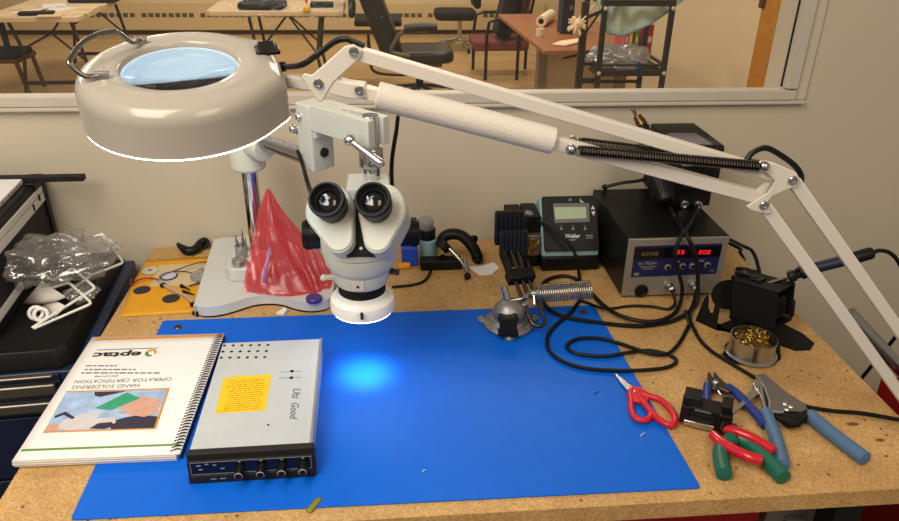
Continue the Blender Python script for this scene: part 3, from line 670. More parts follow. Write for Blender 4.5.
for i in range(15):
    w0 = i/14; a = V((224.5, 381.5, 0)).lerp(V((218.5, 411, 0)), w0); c = V((268.5, 378.5, 0)).lerp(V((263.5, 408, 0)), w0); u = random.uniform(.05, .2)
    while u < .9:
        v_ = min(.93, u+random.uniform(.04, .16)); p, e = a.lerp(c, u), a.lerp(c, v_); P, E_ = Z(p.x, p.y, RT+.0004), Z(e.x, e.y, RT+.0004)
        sb_.span((P.x, P.y-.0005, RT+.0001), (E_.x, P.y+.0005, RT+.00045)); u = v_+.03
sb_.build('printed_lines', 'stickerink', ST)
for px, py in ((292, 371.2), (291.4, 377.8), (268.3, 425)):
    p = Z(px, py, RT); b = B(); r = .0030 if py < 400 else .0016; b.lathe([(r, -.0004), (r, .0003), (.0001, .0003)], (p.x, p.y, RT), n=18); b.build('hole', 'blackm', CH)
b = B()
for x0, x1, py in ((281, 289.5, 372), (295, 302, 371.5), (279, 289, 378.2), (295, 301, 377.6)): 
    P, E_ = Z(x0, py, RT), Z(x1, py, RT); b.span((P.x, P.y-.0004, RT-.0001), (E_.x, P.y+.0004, RT+.0002))
b.build('printed_marks', 'inkgrey', CH)
# hand written words, running towards the front
def scrawl(s, p0, p1, size, m, par):
    a, c = Z(*p0, RT+.0002), Z(*p1, RT+.0002); x = (c-a).normalized(); mm = Mx((x, V((-x.y, x.x, 0)), V((0, 0, 1)))).transposed().to_4x4(); mm.translation = a
    return text(s, mm, size, m, par, 'handwriting', 'LEFT', shear=.3, bold=.0002)
scrawl('Uts', (297, 388), (294.5, 404), .0155, 'inkgrey', CH); scrawl('Good', (295, 402), (292.5, 424), .0145, 'inkgrey', CH)
# ---------------------------------------------------------------- rework station, second unit on it, soldering station
def wy(px, py, y): return Y(px, py, y)
AX0, AX1, AY0, AY1, AH = .797, .981, .4685, .705, .1195
AO = thing('rework_station', 'big black and silver rework station with red digits, on the bench near the wall', 'soldering station', ((AX0+AX1)/2, .58, 0))
b = B(); b.span((AX0, AY0+.004, .004), (AX1, AY1, AH)); b.build('case', 'black', AO, bevel=.0015)
b = B(); b.span((AX0+.0008, AY0, .005), (AX1-.0008, AY0+.006, AH-.001)); AF = b.build('front_plate', 'aoyface', AO, bevel=.001)
for x in (AX0+.02, AX1-.02):
    for y in (AY0+.03, AY1-.03): b = B(); b.cyl((x, y, 0), (x, y, .005), .009, n=18); b.build('foot', 'rubber', AO)
def ap(px, py): p = Y(px, py, AY0); return V((p.x, AY0, p.z))
def afl(name, pts, m, y=0., t=.0006, par=None):
    P = [ap(*p) for p in pts]; k = Mx(((1, 0, 0, 0), (0, 0, -1, AY0), (0, 1, 0, 0), (0, 0, 0, 1))); b = B(k); b.prism([(p.x, p.z) for p in P], y-.0001, y+t); return b.build(name, m, par or AF)
PN = afl('control_panel', [(635, 246.4), (722.5, 243.3), (716, 273.5), (630.8, 277.2)], 'aoyblue')
WN = afl('display_window', [(634.6, 248.6), (722.0, 245.6), (719.8, 256.2), (633.0, 259.6)], 'aoyblack', .0005, .0004, PN)
kx = Mx(((1, 0, 0, 0), (0, 0, -1, 0), (0, 1, 0, 0), (0, 0, 0, 1)))
def atx(s, px, py, sz, m, par, off=.0011, **k): p = ap(px, py); return text(s, T((p.x, AY0-off, p.z)) @ kx, sz, m, par, **k)
atx('AOYUE', 649.5, 253.8, .0095, 'gold', WN, bold=.0003)
SEG = {'0': 'abcdef', '8': 'abcdefg', '5': 'acdfg', 'F': 'aefg', '3': 'abcdg'}
def digit(c, o, w_, hh, bb):
    s = .18
    L = {'a': ((0, hh), (w_, hh)), 'g': ((0, hh/2), (w_, hh/2)), 'd': ((0, 0), (w_, 0)), 'f': ((0, hh/2), (0, hh)), 'e': ((0, 0), (0, hh/2)), 'b': ((w_, hh/2), (w_, hh)), 'c': ((w_, 0), (w_, hh/2))}
    for k in SEG[c]:
        (x0, z0), (x1, z1) = L[k]; g = .0005
        bb.span((o.x+min(x0, x1)+s*min(z0, z1)*.6-g, o.y-.0004, o.z+min(z0, z1)-g), (o.x+max(x0, x1)+s*min(z0, z1)*.6+g, o.y, o.z+max(z0, z1)+g))
for pxs, st in (((676.3, 681), '85'), ((698.3, 702.6, 706.8), '308')):
    for px, c in zip(pxs, st):
        p = ap(px, 253.6); b = B(); digit(c, V((p.x, AY0-.0009, p.z)), .0042, .0066, b); b.build('red_digit', 'led', WN)
atx('Int 702A+', 647.5, 263.2, .0085, 'markdim', PN, bold=.0002)
for px0, px1, py in ((640, 656, 266.8), (642, 653, 268.8)):
    b = B(); p, q = ap(px0, py), ap(px1, py); x = p.x; random.seed(3)
    while x < q.x: w_ = random.uniform(.002, .006); b.span((x, AY0-.0012, p.z-.0009), (min(x+w_, q.x), AY0-.0005, p.z+.0009)); x += w_+.001
    b.build('small_print', 'markdim', PN)
b = B(); p, q = ap(633.5, 275.5), ap(639, 272.6); b.span((p.x, AY0-.0012, p.z), (q.x, AY0-.0005, q.z)); b.build('white_block', 'markdim', PN)
atx('CE', 711.5, 270.6, .0075, 'markdim', PN)
for px, py in ((667.5, 266.9), (682.5, 265.8), (692, 265.7), (707, 264.8)):
    p = ap(px, py)
    b = B(); b.lathe([(.0062, 0), (.0062, .0012), (.0040, .0013), (.0040, .0030), (.0034, .0034), (.0001, .0034)], (p.x, AY0-.0005, p.z), (0, -1, 0), 24); BU = b.build('button', 'aoyface', PN)
    b = B(); b.lathe([(.0036, .0033), (.0036, .0037), (.0001, .0037)], (p.x, AY0-.0005, p.z), (0, -1, 0), 18); b.build('button_cap', 'black', BU)
for px, py in ((677, 261.6), (701.5, 260.6)):
    p = ap(px, py); b = B(); b.span((p.x-.0045, AY0-.001, p.z-.002), (p.x+.0045, AY0, p.z+.002)); b.build('key_plate', 'aoyface', PN)
p = ap(641.2, 290.5); b = B(); b.lathe([(.0125, 0), (.0125, .002), (.010, .003), (.009, .0015), (.0001, .0015)], (p.x, AY0, p.z), (0, -1, 0), 30); b.build('switch_hole', 'black', AF)
for px, py in ((669, 286.5), (692.8, 285.5)):
    p = ap(px, py); b = B(); b.lathe([(.0085, 0), (.0085, .003), (.0068, .0032), (.0068, .010), (.0075, .011), (.0075, .016), (.005, .018), (.0001, .018)], (p.x, AY0, p.z), (0, -1, 0), 24); b.build('connector', 'steel', AF)
for px, py in ((617, 243), (616, 251), (621, 251)):
    p = X(px, py, AX0); b = B(); b.cyl((AX0-.0012, p.y, p.z), (AX0, p.y, p.z), .0025, n=12); b.build('case_screw', 'darksteel', AO)
# --- second unit standing on it
U0, U1, V0, V1, UZ, UH = .908, .997, .5824, .731, AH, .2482
UN = thing('hot_air_unit', 'smaller black unit with a meter and sloping top, standing on the rework station', 'soldering station', ((U0+U1)/2, .66, AH))
prf = [(V0+.018, UZ+.003), (V0+.018, UZ+.040), (V0, UZ+.044), (V0, UH-.006), (V0+.004, UH), (V1, UH), (V1, UZ+.003)]
b = B(Mx(((0, 0, 1, 0), (1, 0, 0, 0), (0, 1, 0, 0), (0, 0, 0, 1)))); b.prism(prf, U0, U1); b.build('case', 'black', UN, bevel=.002)
for x in (U0+.02, U1-.02):
    for y in (V0+.035, V1-.02): b = B(); b.cyl((x, y, AH), (x, y, AH+.0035), .008, n=16); b.build('foot', 'rubber', UN)
p0, p1 = Z(668, 134.5, UH), Z(712, 141, UH)
b = B(); b.prism([(p.x, p.y) for p in (Z(661, 143, UH), Z(668, 133.5, UH), Z(696, 133.5, UH), Z(713, 145, UH))], UH-.001, UH+.001); b.build('meter', 'inkgrey', UN)
p = Z(673, 126.5, UH); b = B(); b.cyl((p.x, p.y, UH-.001), (p.x, p.y, UH+.0006), .004, n=16); b.build('vent', 'darksteel', UN)
b = B(); b.span((U0+.006, V0-.001, UZ+.050), (U1-.003, V0+.001, UZ+.115)); UF = b.build('face_plate', 'blackg', UN, bevel=.0006)
b = B(); b.span((U0+.012, V0-.0016, UZ+.092), (U1-.008, V0-.0008, UZ+.095)); b.span((U0+.012, V0-.0016, UZ+.062), (U0+.040, V0-.0008, UZ+.064)); b.span((U0+.062, V0-.0016, UZ+.062), (U0+.092, V0-.0008, UZ+.064)); b.build('printed_lines', 'markdim', UF)
for x in (U0+.040, U0+.074):
    b = B(); b.lathe([(.009, 0), (.009, .004), (.0055, .004), (.0055, .009), (.0001, .009)], (x, V0, UZ+.075), (0, -1, 0), 24); b.build('dial', 'black', UN)
for px, py in ((683.6, 204), (697.2, 204.4)):
    p = Y(px, py, V0+.018); b = B(); b.lathe([(.0085, 0), (.0085, .006), (.0065, .007), (.005, .007), (.005, .003), (.0001, .003)], (p.x, V0+.018, p.z), (0, -1, 0), 26); b.build('jack', 'steel', UN)
b = B(); b.span((U0-.018, V0+.035, UZ+.05), (U0+.001, V0+.075, UZ+.058)); b.span((U0-.018, V0+.035, UZ+.05), (U0-.012, V0+.042, UZ+.085)); b.build('gun_rest', 'darksteel', UN, bevel=.001)
# --- hot air handpiece hanging on its side
g0, g1 = Y(667, 204, V0-.030), Y(648, 150, V0+.055)
HG = thing('hot_air_gun', 'fat black hot air handpiece hanging beside the upper unit, brass nozzle up', 'hot air gun', tuple(g0))
d = (g1-g0).normalized(); L_ = (g1-g0).length
b = B(); b.lathe([(.005, 0), (.012, .001), (.0175, .006), (.020, .02), (.0215, L_*.5), (.0225, L_*.92), (.0235, L_), (.020, L_+.012), (.012, L_+.016)], g0, d, 32); HH = b.build('handle', 'black', HG)
b = B(); fr = frame(g0, d)
for i in range(18):
    a = 2*pi*i/18
    for k in range(1): b.M = fr; b.box((.0202*cos(a), .0202*sin(a), .032), (.0025, .0025, .03), Mx.Rotation(a, 3, 'Z'))
b.build('grip_ribs', 'blackm', HH)
n0, n1 = Y(641.5, 123.5, V0+.075), Y(630, 105, V0+.10)
nd = (n1-n0).normalized()
b = B(); b.tube([g1+d*.008, g1.lerp(n0, .55), n0-nd*.004], .012, 16); b.build('barrel', 'black', HG)
b = B(); b.lathe([(.0085, -.006), (.0100, -.004), (.0100, .006), (.0085, .010), (.0080, .016), (.0045, .020), (.0032, .022), (.0032, .034), (.0022, .034)], n0, nd, 26); b.build('nozzle', 'oldbrass', HG)
# --- small digital soldering station
WLx0, WLx1 = .676, .783
yA, zA, yB, zB = .5815, .0445, .640, .1305
WL = thing('digital_station', 'small digital soldering station with a pale green display and teal housing', 'soldering station', (.73, .64, 0))
ky = Mx(((0, 0, 1, 0), (1, 0, 0, 0), (0, 1, 0, 0), (0, 0, 0, 1)))
b = B(ky); b.prism([(yA+.002, .030), (yA+.002, zA-.002), (yB+.0035, zB-.002), (yB+.008, zB-.003), (.705, .083), (.705, .030)], WLx0-.003, WLx1+.001); b.build('housing', 'teal', WL, bevel=.003, seg=3)
b = B(); b.span((WLx0-.003, yA-.002, .002), (WLx1+.002, .705, .031)); WBs = b.build('base', 'black', WL, bevel=.003)
for x in (WLx0+.008, WLx1-.010): b = B(); b.span((x-.006, yA+.01, 0), (x+.006, yA+.03, .003)); b.build('foot', 'rubber', WL)
fn = V((0, -(zB-zA), (yB-yA))).normalized(); fo = V(((WLx0+WLx1)/2, yA, zA)); fu = V((0, yB-yA, zB-zA)).normalized()
fm = frame(fo, fn, (1, 0, 0)); fmi = fm.inverted(); FL = V((0, yB-yA, zB-zA)).length
b = B(fm); b.prism(rrect(WLx1-WLx0, FL+.003, .004, 4, (0, FL/2)), -.001, .004); FA = b.build('fascia', 'fascia', WL, bevel=.001)
def fp(px, py): return fmi @ PL(px, py, fo+fn*.004, fn)
def ffl(name, pts, m, z=.004, t=.0006, par=None):
    P = [fp(*p) for p in pts]; b = B(fm); b.prism([(p.x, p.y) for p in P], z-.0001, z+t); return b.build(name, m, par or FA)
BZ2 = ffl('display_surround', [(552.8, 203.4), (589, 203), (589.6, 222), (554.6, 223)], 'blackg'); ffl('display', [(554, 207.3), (585.7, 207), (586.2, 218.4), (555.4, 219.4)], 'lcd', .0046, .0004, BZ2)
ffl('up_arrow', [(590.8, 209.4), (592.6, 205.4), (594.8, 209.2)], 'mark'); ffl('down_arrow', [(591.2, 211.6), (595.2, 211.4), (593.6, 215.8)], 'mark')
ffl('bell_symbol', [(568.2, 201), (569, 199), (570.2, 198.4), (571.4, 199), (572, 201)], 'markdim')
ffl('moon_symbol', [(580.2, 198.2), (580.8, 200.4), (582.2, 201.6), (584, 201.6), (582.8, 202.6), (581, 202.4), (579.8, 201)], 'mark')
for px in (561.2, 573, 585):
    p = fp(px, 229); b = B(fm); b.lathe([(.0030, .004), (.0030, .0052), (.0022, .0058), (.0001, .0058)], (p.x, p.y, 0), n=16); b.build('button', 'markdim', FA)
    ffl('button_mark', [(px-.8, 225.4), (px+.6, 225.4), (px+.6, 226.4), (px-.8, 226.4)], 'markdim')
p = fp(572.4, 236.2); text('Weller', fm @ T((p.x, p.y, .0042)), .0105, 'mark', FA, bold=.0003, shear=.15)
ffl('logo_underline', [(568.5, 239.4), (577, 239), (574.5, 240.6), (571, 240.8)], 'markdim')
ffl('small_print', [(585.6, 235), (592.6, 234.7), (592.7, 236.1), (585.7, 236.4)], 'markdim'); ffl('small_print', [(586, 237.4), (593, 237.1), (593.1, 238.3), (586.1, 238.6)], 'markdim')
p = Y(579, 262, yA); b = B(); b.lathe([(.006, 0), (.006, .004), (.004, .006), (.0001, .006)], (p.x, yA-.002, .016), (0, -1, 0), 18); b.build('iron_socket', 'blackm', WBs)
# --- its iron stand to the left
IS = thing('iron_stand', 'black ribbed iron stand with a brass wool insert, left of the digital station', 'iron stand', (.64, .64, 0))
b = B(); b.span((.607, .602, .0), (.672, .690, .030)); b.build('base', 'black', IS, bevel=.003)
b = B(); b.span((.643, .612, .030), (.672, .680, .104)); b.span((.611, .640, .030), (.642, .685, .100)); ib = b.build('rear_block', 'charcoal', IS, bevel=.002)
b = B()
for i in range(6): b.span((.645+i*.0045, .6095, .070), (.647+i*.0045, .613, .104))
for i in range(6): b.span((.613+i*.005, .637, .065), (.6155+i*.005, .641, .100))
b.build('ribs', 'black', ib)
b = B(); b.span((.640, .598, .026), (.672, .614, .070)); iw = b.build('wool_holder', 'greycast', IS, bevel=.002)
random.seed(5); b = B()
for i in range(26):
    c = V((.6555+random.uniform(-.009, .009), .597, .046+random.uniform(-.016, .016))); P = [c+V((random.uniform(-.008, .008), random.uniform(-.004, .002), random.uniform(-.008, .008))) for _ in range(5)]
    b.tube(P, .0006, 4, True, 4)
b.build('brass_wool', 'brass', iw)
p0, p1 = Y(520, 219, .63), Y(536, 219, .625)
SI = thing('soldering_iron', 'soldering iron with a clear collar parked in the ribbed stand left of the digital station', 'soldering iron', tuple(p0))
b = B(); b.tube([V((.632, .668, .050)), V((.640, .645, .085)), Y(528, 213, .628)], .0065, 14); b.build('barrel', 'steel', SI)
b = B(); b.lathe([(.008, 0), (.010, .004), (.009, .012), (.006, .016)], Y(527, 214, .632), (.5, -.8, -.3), 20); b.build('collar', 'jar', SI)
b = B(); b.tube([Y(529, 214, .624), Y(534, 219, .618), Y(541, 222.5, .605), Y(552, 229, .585), Y(566, 241, .565), Y(575, 254, .555), Y(578, 268, .552), V((.742, .5615, .006)), Z(581, 296, .006), Z(578, 303, .004), Z(569, 314, .0066), Z(556, 325, .0058), Z(547.5, 337, .0058), Z(549, 350, .0058), Z(562, 361, .0058), Z(584, 368, .0058), Z(612, 370.5, .0058), Z(640, 370.3, .005), Z(664, 368, .0036), Z(675.5, 363, .0036), Z(674, 357.5, .0036), Z(663, 353, .0036), Z(648, 350.5, .004), Z(628, 352.5, .0058), Z(606, 356, .0058), Z(582, 354.5, .0058), Z(568.5, 349.5, .0058), Z(568.5, 343.5, .0058), Z(580, 338.5, .0058), Z(600, 338.5, .0058), Z(618, 343, .0058), Z(636, 349, .0095), Z(653, 354, .0098), Z(668, 353.5, .0064), Z(680, 342, .0036), Z(689, 325, .0036)], .0031, 8); b.build('lead', 'rubber', SI)
b = B(); b.cyl(Z(690.5, 326, .0037), Z(685.5, 311, .0052), .0036, n=14); b.build('plug', 'steel', SI)
# ---------------------------------------------------------------- bench vise with suction foot and coil holder
VS = thing('bench_vise', 'small silver suction foot vise with black jaws and a coil spring holder', 'vise', (.578, .392, MZ))
vo = V((.578, .390, MZ))
b = B(T(vo)); b.lathe([(.041, 0), (.043, .002), (.043, .006), (.038, .010), (.034, .012), (.0315, .017), (.026, .019)], n=48)
for a in (radians(162), radians(262), radians(14)):
    c = V((.042*cos(a), .042*sin(a), 0)); b.prism(hull(circ(.0085, 20, (c.x*1.1, c.y*1.1)) + circ(.012, 20, (c.x*.75, c.y*.75))), .0, .0065)
VB = b.build('suction_foot', 'castalu', VS, bevel=.001)
for a in (radians(162), radians(262), radians(14)):
    b = B(T(vo)); b.lathe([(.0052, .0065), (.0052, .0085), (.003, .0098), (.0001, .0098)], (.046*cos(a), .046*sin(a), 0), n=18); b.build('mount_screw', 'steel', VB)
b = B(T(vo)); b.ball((0, 0, .021), .0285, 36, lo=-5); b.build('ball_joint', 'castalu', VS)
b = B(T(vo)); b.cyl((-.004, .004, .048), (-.010, .012, .069), .0062, .0056, n=20); b.build('neck', 'steel', VS)
kp = Y(508, 325, .352)
b = B(frame(kp, V((-.1, -1, .25)), (1, 0, 0)))
b.prism(rrect(.0275, .030, .004, 4), -.012, .012)
for sx in (-1, 1):
    for sy in (-1, 1): b.prism(rrect(.010, .010, .003, 3, (sx*.0115, sy*.0125)), -.010, .010)
b.build('clamp_knob', 'black', VS, bevel=.0015)
b = B(); b.cyl(kp+V((.001, .008, -.002)), vo+V((0, -.02, .020)), .007, n=16); b.build('knob_shaft', 'steel', VS)
# head: guide rods and jaws, tilted up and away
h0, h1 = V((.6235, .358, .020)), V((.592, .505, .094))
hd = (h1-h0).normalized(); hm = frame(h0, hd, (1, .12, -.1)); hl = (h1-h0).length      # local x across, y up-ish, z along the rods
ys = 1 if (hm @ V((0, 1, 0)) - h0).z > 0 else -1
b = B(hm); b.tube([(-.0125, 0, hl), (-.0125, 0, .030), (-.0125, 0, .012)] + [(-.0125*cos(a), 0, .010-.0125*sin(a)) for a in [pi*i/10 for i in range(1, 10)]] + [(.0125, 0, .012), (.0125, 0, .030), (.0125, 0, hl)], .0034, 12, False); b.build('guide_rod', 'darksteel', VS)
b = B(hm); b.tube([(0, ys*.001, hl), (0, ys*.001, .055)], .0038, 12, False); b.build('lead_screw', 'darksteel', VS)
b = B(hm); b.box((-.012, 0, .042), (.012, .011, .009)); b.box((.012, 0, .050), (.011, .010, .009)); b.build('rod_clip', 'steel', VS, bevel=.001)
b = B(hm); b.span((-.024, -.011, .090), (.024, .011, .112)); b.span((-.024, ys*-.002, .108), (-.018, ys*.012, .150)); b.span((.016, ys*-.002, .108), (.022, ys*.012, .130)); b.build('vise_body', 'black', VS, bevel=.002)
jn = V((.02, -1, .12)).normalized(); 
def jaw(p, w_, hh, t):
    m = frame(p, jn, (1, 0.02, 0)); b = B(m); b.prism(rrect(w_, hh, .003, 3), -t, 0); J = b.build('jaw', 'black', VS, bevel=.0012)
    b = B(m)
    for i in range(7): b.span((-w_/2+.003+i*(w_-.006)/6-.0012, -hh/2+.003, -.0004), (-w_/2+.003+i*(w_-.006)/6+.0012, hh/2-.003, .0016))
    b.build('jaw_pad', 'navyd', J, bevel=.0004)
    b = B(m); b.span((-w_/2+.001, hh/2-.0005, -t+.001), (w_/2-.001, hh/2+.0012, -.001)); b.build('jaw_lip', 'rubber', J)
jaw(Y(514.5, 245, .495), .050, .045, .014); jaw(Y(510, 229, .545), .054, .062, .012)
# coil
c0_, c1_ = Y(537, 293.5, .405), Y(592, 289.5, .392)
b = B(); b.tube(helix(c0_, c1_, .0150, 25, 16), .00138, 6, False); b.build('coil_spring', 'steel', VS)
b = B(); cd = (c1_-c0_).normalized(); b.cyl(c0_-cd*.010, c0_+cd*.004, .0075, n=20); b.bar(c0_-cd*.012, c0_-cd*.010+V((-.016, -.010, -.004)), .006, .006); b.tube([c0_-cd*.006+V((0, -.006, 0)), c0_+V((-.006, -.016, -.014)), hm @ V((.012, 0, .052))], .003, 10); b.build('coil_bracket', 'steel', VS)
b = B(); b.tube([V((.578, .39, .05)), V((.600, .392, .052)), c0_-cd*.008], .0022, 10); b.build('coil_arm', 'steel', VS)
# ---------------------------------------------------------------- black iron stand with the parked iron, and the brass wool pot
IH = thing('iron_holder', 'black sheet metal iron holder with an open box, at the right end of the bench', 'iron stand', (.99, .36, 0))
b = B(); b.prism([(.903, .385), (.928, .352), (.948, .372), (.985, .388), (1.045, .372), (1.068, .330), (1.072, .300), (1.055, .283), (1.030, .283), (1.012, .300), (.995, .262), (.975, .246), (.945, .243), (.915, .255), (.905, .280), (.925, .300), (.96, .32), (.95, .34)], 0, .0022); b.build('base_plate', 'blackm', IH)
u0, u1 = V((.9045, .386, 0)), V((.9275, .3535, 0)); e_ = (u1-u0).normalized(); m = Mx((e_, V((0, 0, 1)), e_.cross(V((0, 0, 1))))).transposed().to_4x4(); m.translation = u0
W_ = (u1-u0).length
b = B(m); b.prism([(0, 0), (W_, 0), (W_*.95, .045), (W_*.78, .045), (W_*.72, .050), (W_*.72, .030), (W_*.60, .026), (W_*.45, .034), (W_*.40, .050), (W_*.30, .058), (W_*.22, .048), (W_*.08, .02)], -.001, .001); b.build('slotted_tab', 'blackm', IH)
b = B(); b.span((.951, .366, .002), (.9535, .410, .095)) if False else None
b.prism([(p[0], p[1]) for p in rrect(.055, .055, .027, 10, (0, 0))], -.0012, .0012, frame(V((.962, .402, .040)), V((-.25, -1, .1)), (1, 0, 0))); RD = b.build('round_cheek', 'blackm', IH)
for px, py in ((736, 299.5), (734, 308)):
    p = Y(px, py, .397); b = B(); b.lathe([(.0030, 0), (.0030, .002), (.0001, .0026)], p, (-.25, -1, .1), 14); b.build('rivet', 'steel', RD)
# box open to the right front
bm_ = Mx.Translation((1.000, .360, .052)) @ Mx.Rotation(radians(-56), 4, 'Z') @ Mx.Rotation(radians(-8), 4, 'Y')
b = B(bm_); w_, d_, hh = .080, .056, .068
b.span((-w_/2, -d_/2, -hh/2), (w_/2, -d_/2+.002, hh/2)); b.span((-w_/2, d_/2-.002, -hh/2), (w_/2, d_/2, hh/2)); b.span((-w_/2, -d_/2, hh/2-.002), (w_/2, d_/2, hh/2)); b.span((-w_/2, -d_/2, -hh/2), (w_/2, d_/2, -hh/2+.002)); b.span((-w_/2, -d_/2, -hh/2), (-w_/2+.002, d_/2, hh/2)); HBx = b.build('holder_box', 'blackm', IH)
b = B(bm_); b.cyl((w_/2-.030, 0, -.002), (w_/2-.006, 0, -.002), .016, .019, n=24); b.box((w_/2-.01, 0, -.004), (.010, .030, .034)); b.span((w_/2, -.020, -.012), (w_/2+.016, -.010, -.004)); b.span((w_/2, .008, -.020), (w_/2+.010, .016, .010)); b.build('inner_cup', 'black', HBx, bevel=.002)
b = B(bm_); b.span((-w_/2-.010, -.004, hh/2), (-w_/2+.03, .004, hh/2+.006)); b.span((-w_/2+.02, -.010, hh/2), (-w_/2+.040, .010, hh/2+.004)); b.cyl((-w_/2-.006, -.012, hh/2-.004), (-w_/2-.006, .012, hh/2-.004), .006, n=16); b.build('hinge', 'black', IH, bevel=.001)
b = B(); b.tube([bm_ @ V((-.02, 0, -hh/2)), V((.985, .37, .012)), V((.985, .37, .002))], .008, 12); b.span((.965, .352, .002), (1.012, .388, .024)); b.build('box_support', 'blackm', IH, bevel=.002)
# parked iron
i0, i1, i2, i3 = Y(752, 288, .365), Y(788, 277.5, .352), Y(812, 268.5, .345), Y(850, 259, .337)
i4 = Y(873, 252.5, .332); idd = (i4-i1).normalized()
PI_ = thing('soldering_iron', 'dark blue soldering iron parked in the black holder, handle pointing right', 'soldering iron', tuple(i0))
b = B(); b.cyl(i0, i1, .0032, n=14); b.build('barrel', 'darksteel', PI_)
b = B(); b.lathe([(.0055, 0), (.010, .002), (.010, .010), (.008, .012), (.008, .018), (.0115, .020), (.0115, (i2-i1).length)], i1, i2-i1, 22); b.build('collar', 'black', PI_)
b = B(); b.box(i1+idd*.010+V((0, -.004, .010)), (.005, .006, .012)); b.box(i1+idd*.022+V((0, -.006, .006)), (.012, .004, .010)); b.build('collar_clip', 'blackg', PI_, bevel=.001)
b = B(); b.lathe([(.0092, 0), (.0092, (i3-i2).length)], i2, i3-i2, 24); b.build('handle', 'navyd', PI_)
b = B(); b.lathe([(.0100, 0), (.0100, (i4-i3).length*.9), (.008, (i4-i3).length), (.0045, (i4-i3).length+.002)], i3, i4-i3, 22); b.build('end_cap', 'black', PI_)
b = B(); b.tube([i4, Y(880, 250.5, .332), Y(890, 253, .333), Y(899, 263, .335), Y(910, 290, .34), Y(908, 320, .35), V((1.23, .42, -.30)), V((1.20, .40, -.60))], .0034, 8); b.build('lead', 'rubber', PI_)
tc_ = V((.9515, .2775, 0)); 
PT = thing('cleaning_pot', 'round steel pot filled with brass wool, standing on the black holder plate', 'pot', (tc_.x, tc_.y, .0022))
b = B(T((tc_.x, tc_.y, .0022))); b.lathe([(.036, 0), (.0395, .001), (.0400, .003), (.0365, .005), (.0345, .010), (.0345, .029), (.0360, .030), (.0360, .032), (.0335, .032), (.0330, .029), (.0330, .010), (.0001, .010)], n=56); b.build('pot', 'steel', PT)
random.seed(6); b = B(T((tc_.x, tc_.y, .0022)))
for i in range(75):
    a, r = random.uniform(0, 2*pi), .031*sqrt(random.random()); c = V((r*cos(a)*.86, r*sin(a)*.86, random.uniform(.020, .034-.06*r)))
    P = []
    ph, R_ = random.uniform(0, 6), random.uniform(.0022, .0045); ax = V((random.uniform(-1, 1), random.uniform(-1, 1), random.uniform(-.5, .5))).normalized(); fr = frame(c, ax)
    for k in range(9): P.append(fr @ V((R_*cos(ph+k*.9), R_*sin(ph+k*.9), (k-4)*.0009)))
    b.tube(P, .00065, 4, False)
bw = b.build('brass_wool', 'brass', PT); bw['kind'] = 'stuff'
b = B(T((tc_.x, tc_.y, .0022))); b.ball((0, 0, .012), .0325, 30, (1, 1, .5), lo=10); b.build('wool_core', mat('wool_core', '6A5420', .6, .6, var=.5, vscale=500), PT)
# ---------------------------------------------------------------- loose leads
def lead(label, pts, r=.003, m='rubber', name='cable'):
    b = B(); b.tube(pts, r, 8); o = b.build(name, m); return tag(o, label, 'cable')
lead('thick black hose looping from the hot air gun round under the coil spring', [Y(669, 207, V0-.034), Y(676, 219, .535), Y(686, 234, .458), Y(693, 249, .445), Y(697, 266, .444), Y(698, 284, .440), Z(697, 302, .012), Z(690, 311, .006), Z(675, 320, .005), Z(655, 324.5, .0046), Z(634, 326, .0044), Z(606, 323.5, .0044), Z(580, 320, .006), Z(560, 315.5, .006), Z(546, 306, .006), Z(541, 295, .006), Z(543, 284, .006), Z(552, 278, .0044), Z(566, 276, .0044), Z(579, 281, .0044), Z(592, 294, .0044), Z(604, 305.5, .006), Z(619, 315, .010), Z(640, 321, .0115), Z(660, 320.5, .0115), Z(675, 313, .0115), Z(681, 300, .012), Y(682, 287, .440), Y(678, 270, .443), Y(675, 256, .445), Y(679, 240, .452), Y(686, 230, .470), Y(690, 223, .505), Y(694.5, 214, .555), Y(697, 206, .588)], .0037, name='air_hose')
lead('thin black cable from the left front connector of the rework station', [ap(669, 286.5)+V((0, -.016, 0)), Z(675, 303, .008), Z(668, 309, .0034), Z(652, 306.5, .003), Z(630, 306, .003), Z(612, 308.5, .003), Z(600, 307.5, .010), Z(588, 303, .003), Z(578, 300, .003)], .0026)
lead('black cable crossing the bench behind the blue handled stripper, off the right end', [ap(692.8, 285.5)+V((0, -.016, 0)), Z(694, 301, .012), Z(690, 312, .010), Z(691, 322, .0075), Z(699.5, 339, .0036), Z(712, 351.5, .0034), Z(732, 364, .0034), Z(752, 376, .0034), Z(776, 391, .0034), Z(800, 404.5, .0034), Z(830, 410.5, .0034), Z(860, 413, .0034), Z(890, 418, .0034), Z(905, 422, .0034), V((1.112, .098, -.02)), V((1.116, .10, -.12))], .0030)
lead('black mains lead arching from behind the rework station to the bench edge', [V((.970, .709, .065)), Y(741, 245, .68), Y(752, 251, .63), Y(757.5, 264, .60), Y(758, 277, .57), V((1.058, .56, .004)), V((1.078, .55, .006)), V((1.102, .545, -.02)), V((1.105, .545, -.2))], .0036)
lead('shorter black lead dropping behind the rework station beside the longer mains lead', [V((.970, .709, .050)), Y(735, 246, .70), Y(740, 252, .675), Y(741.5, 262, .665), V((1.040, .69, .004))], .0034)
lead('black lead lying along the left of the upper unit, from the wall', [V((.825, .725, .03)), V((.825, .712, .118)), Y(604, 187.5, .690), Y(622, 183, .68), Y(640, 180.5, .66), Y(652, 176, .64)], .0034)
lead('thin black cable on the bench between the microscope and the paper slip', [Z(392, 287, .003), Z(412, 285, .003), Z(424, 281, .003), Z(430, 273, .003), Z(432, 262, .003), V((.49, .66, .003))], .0026)
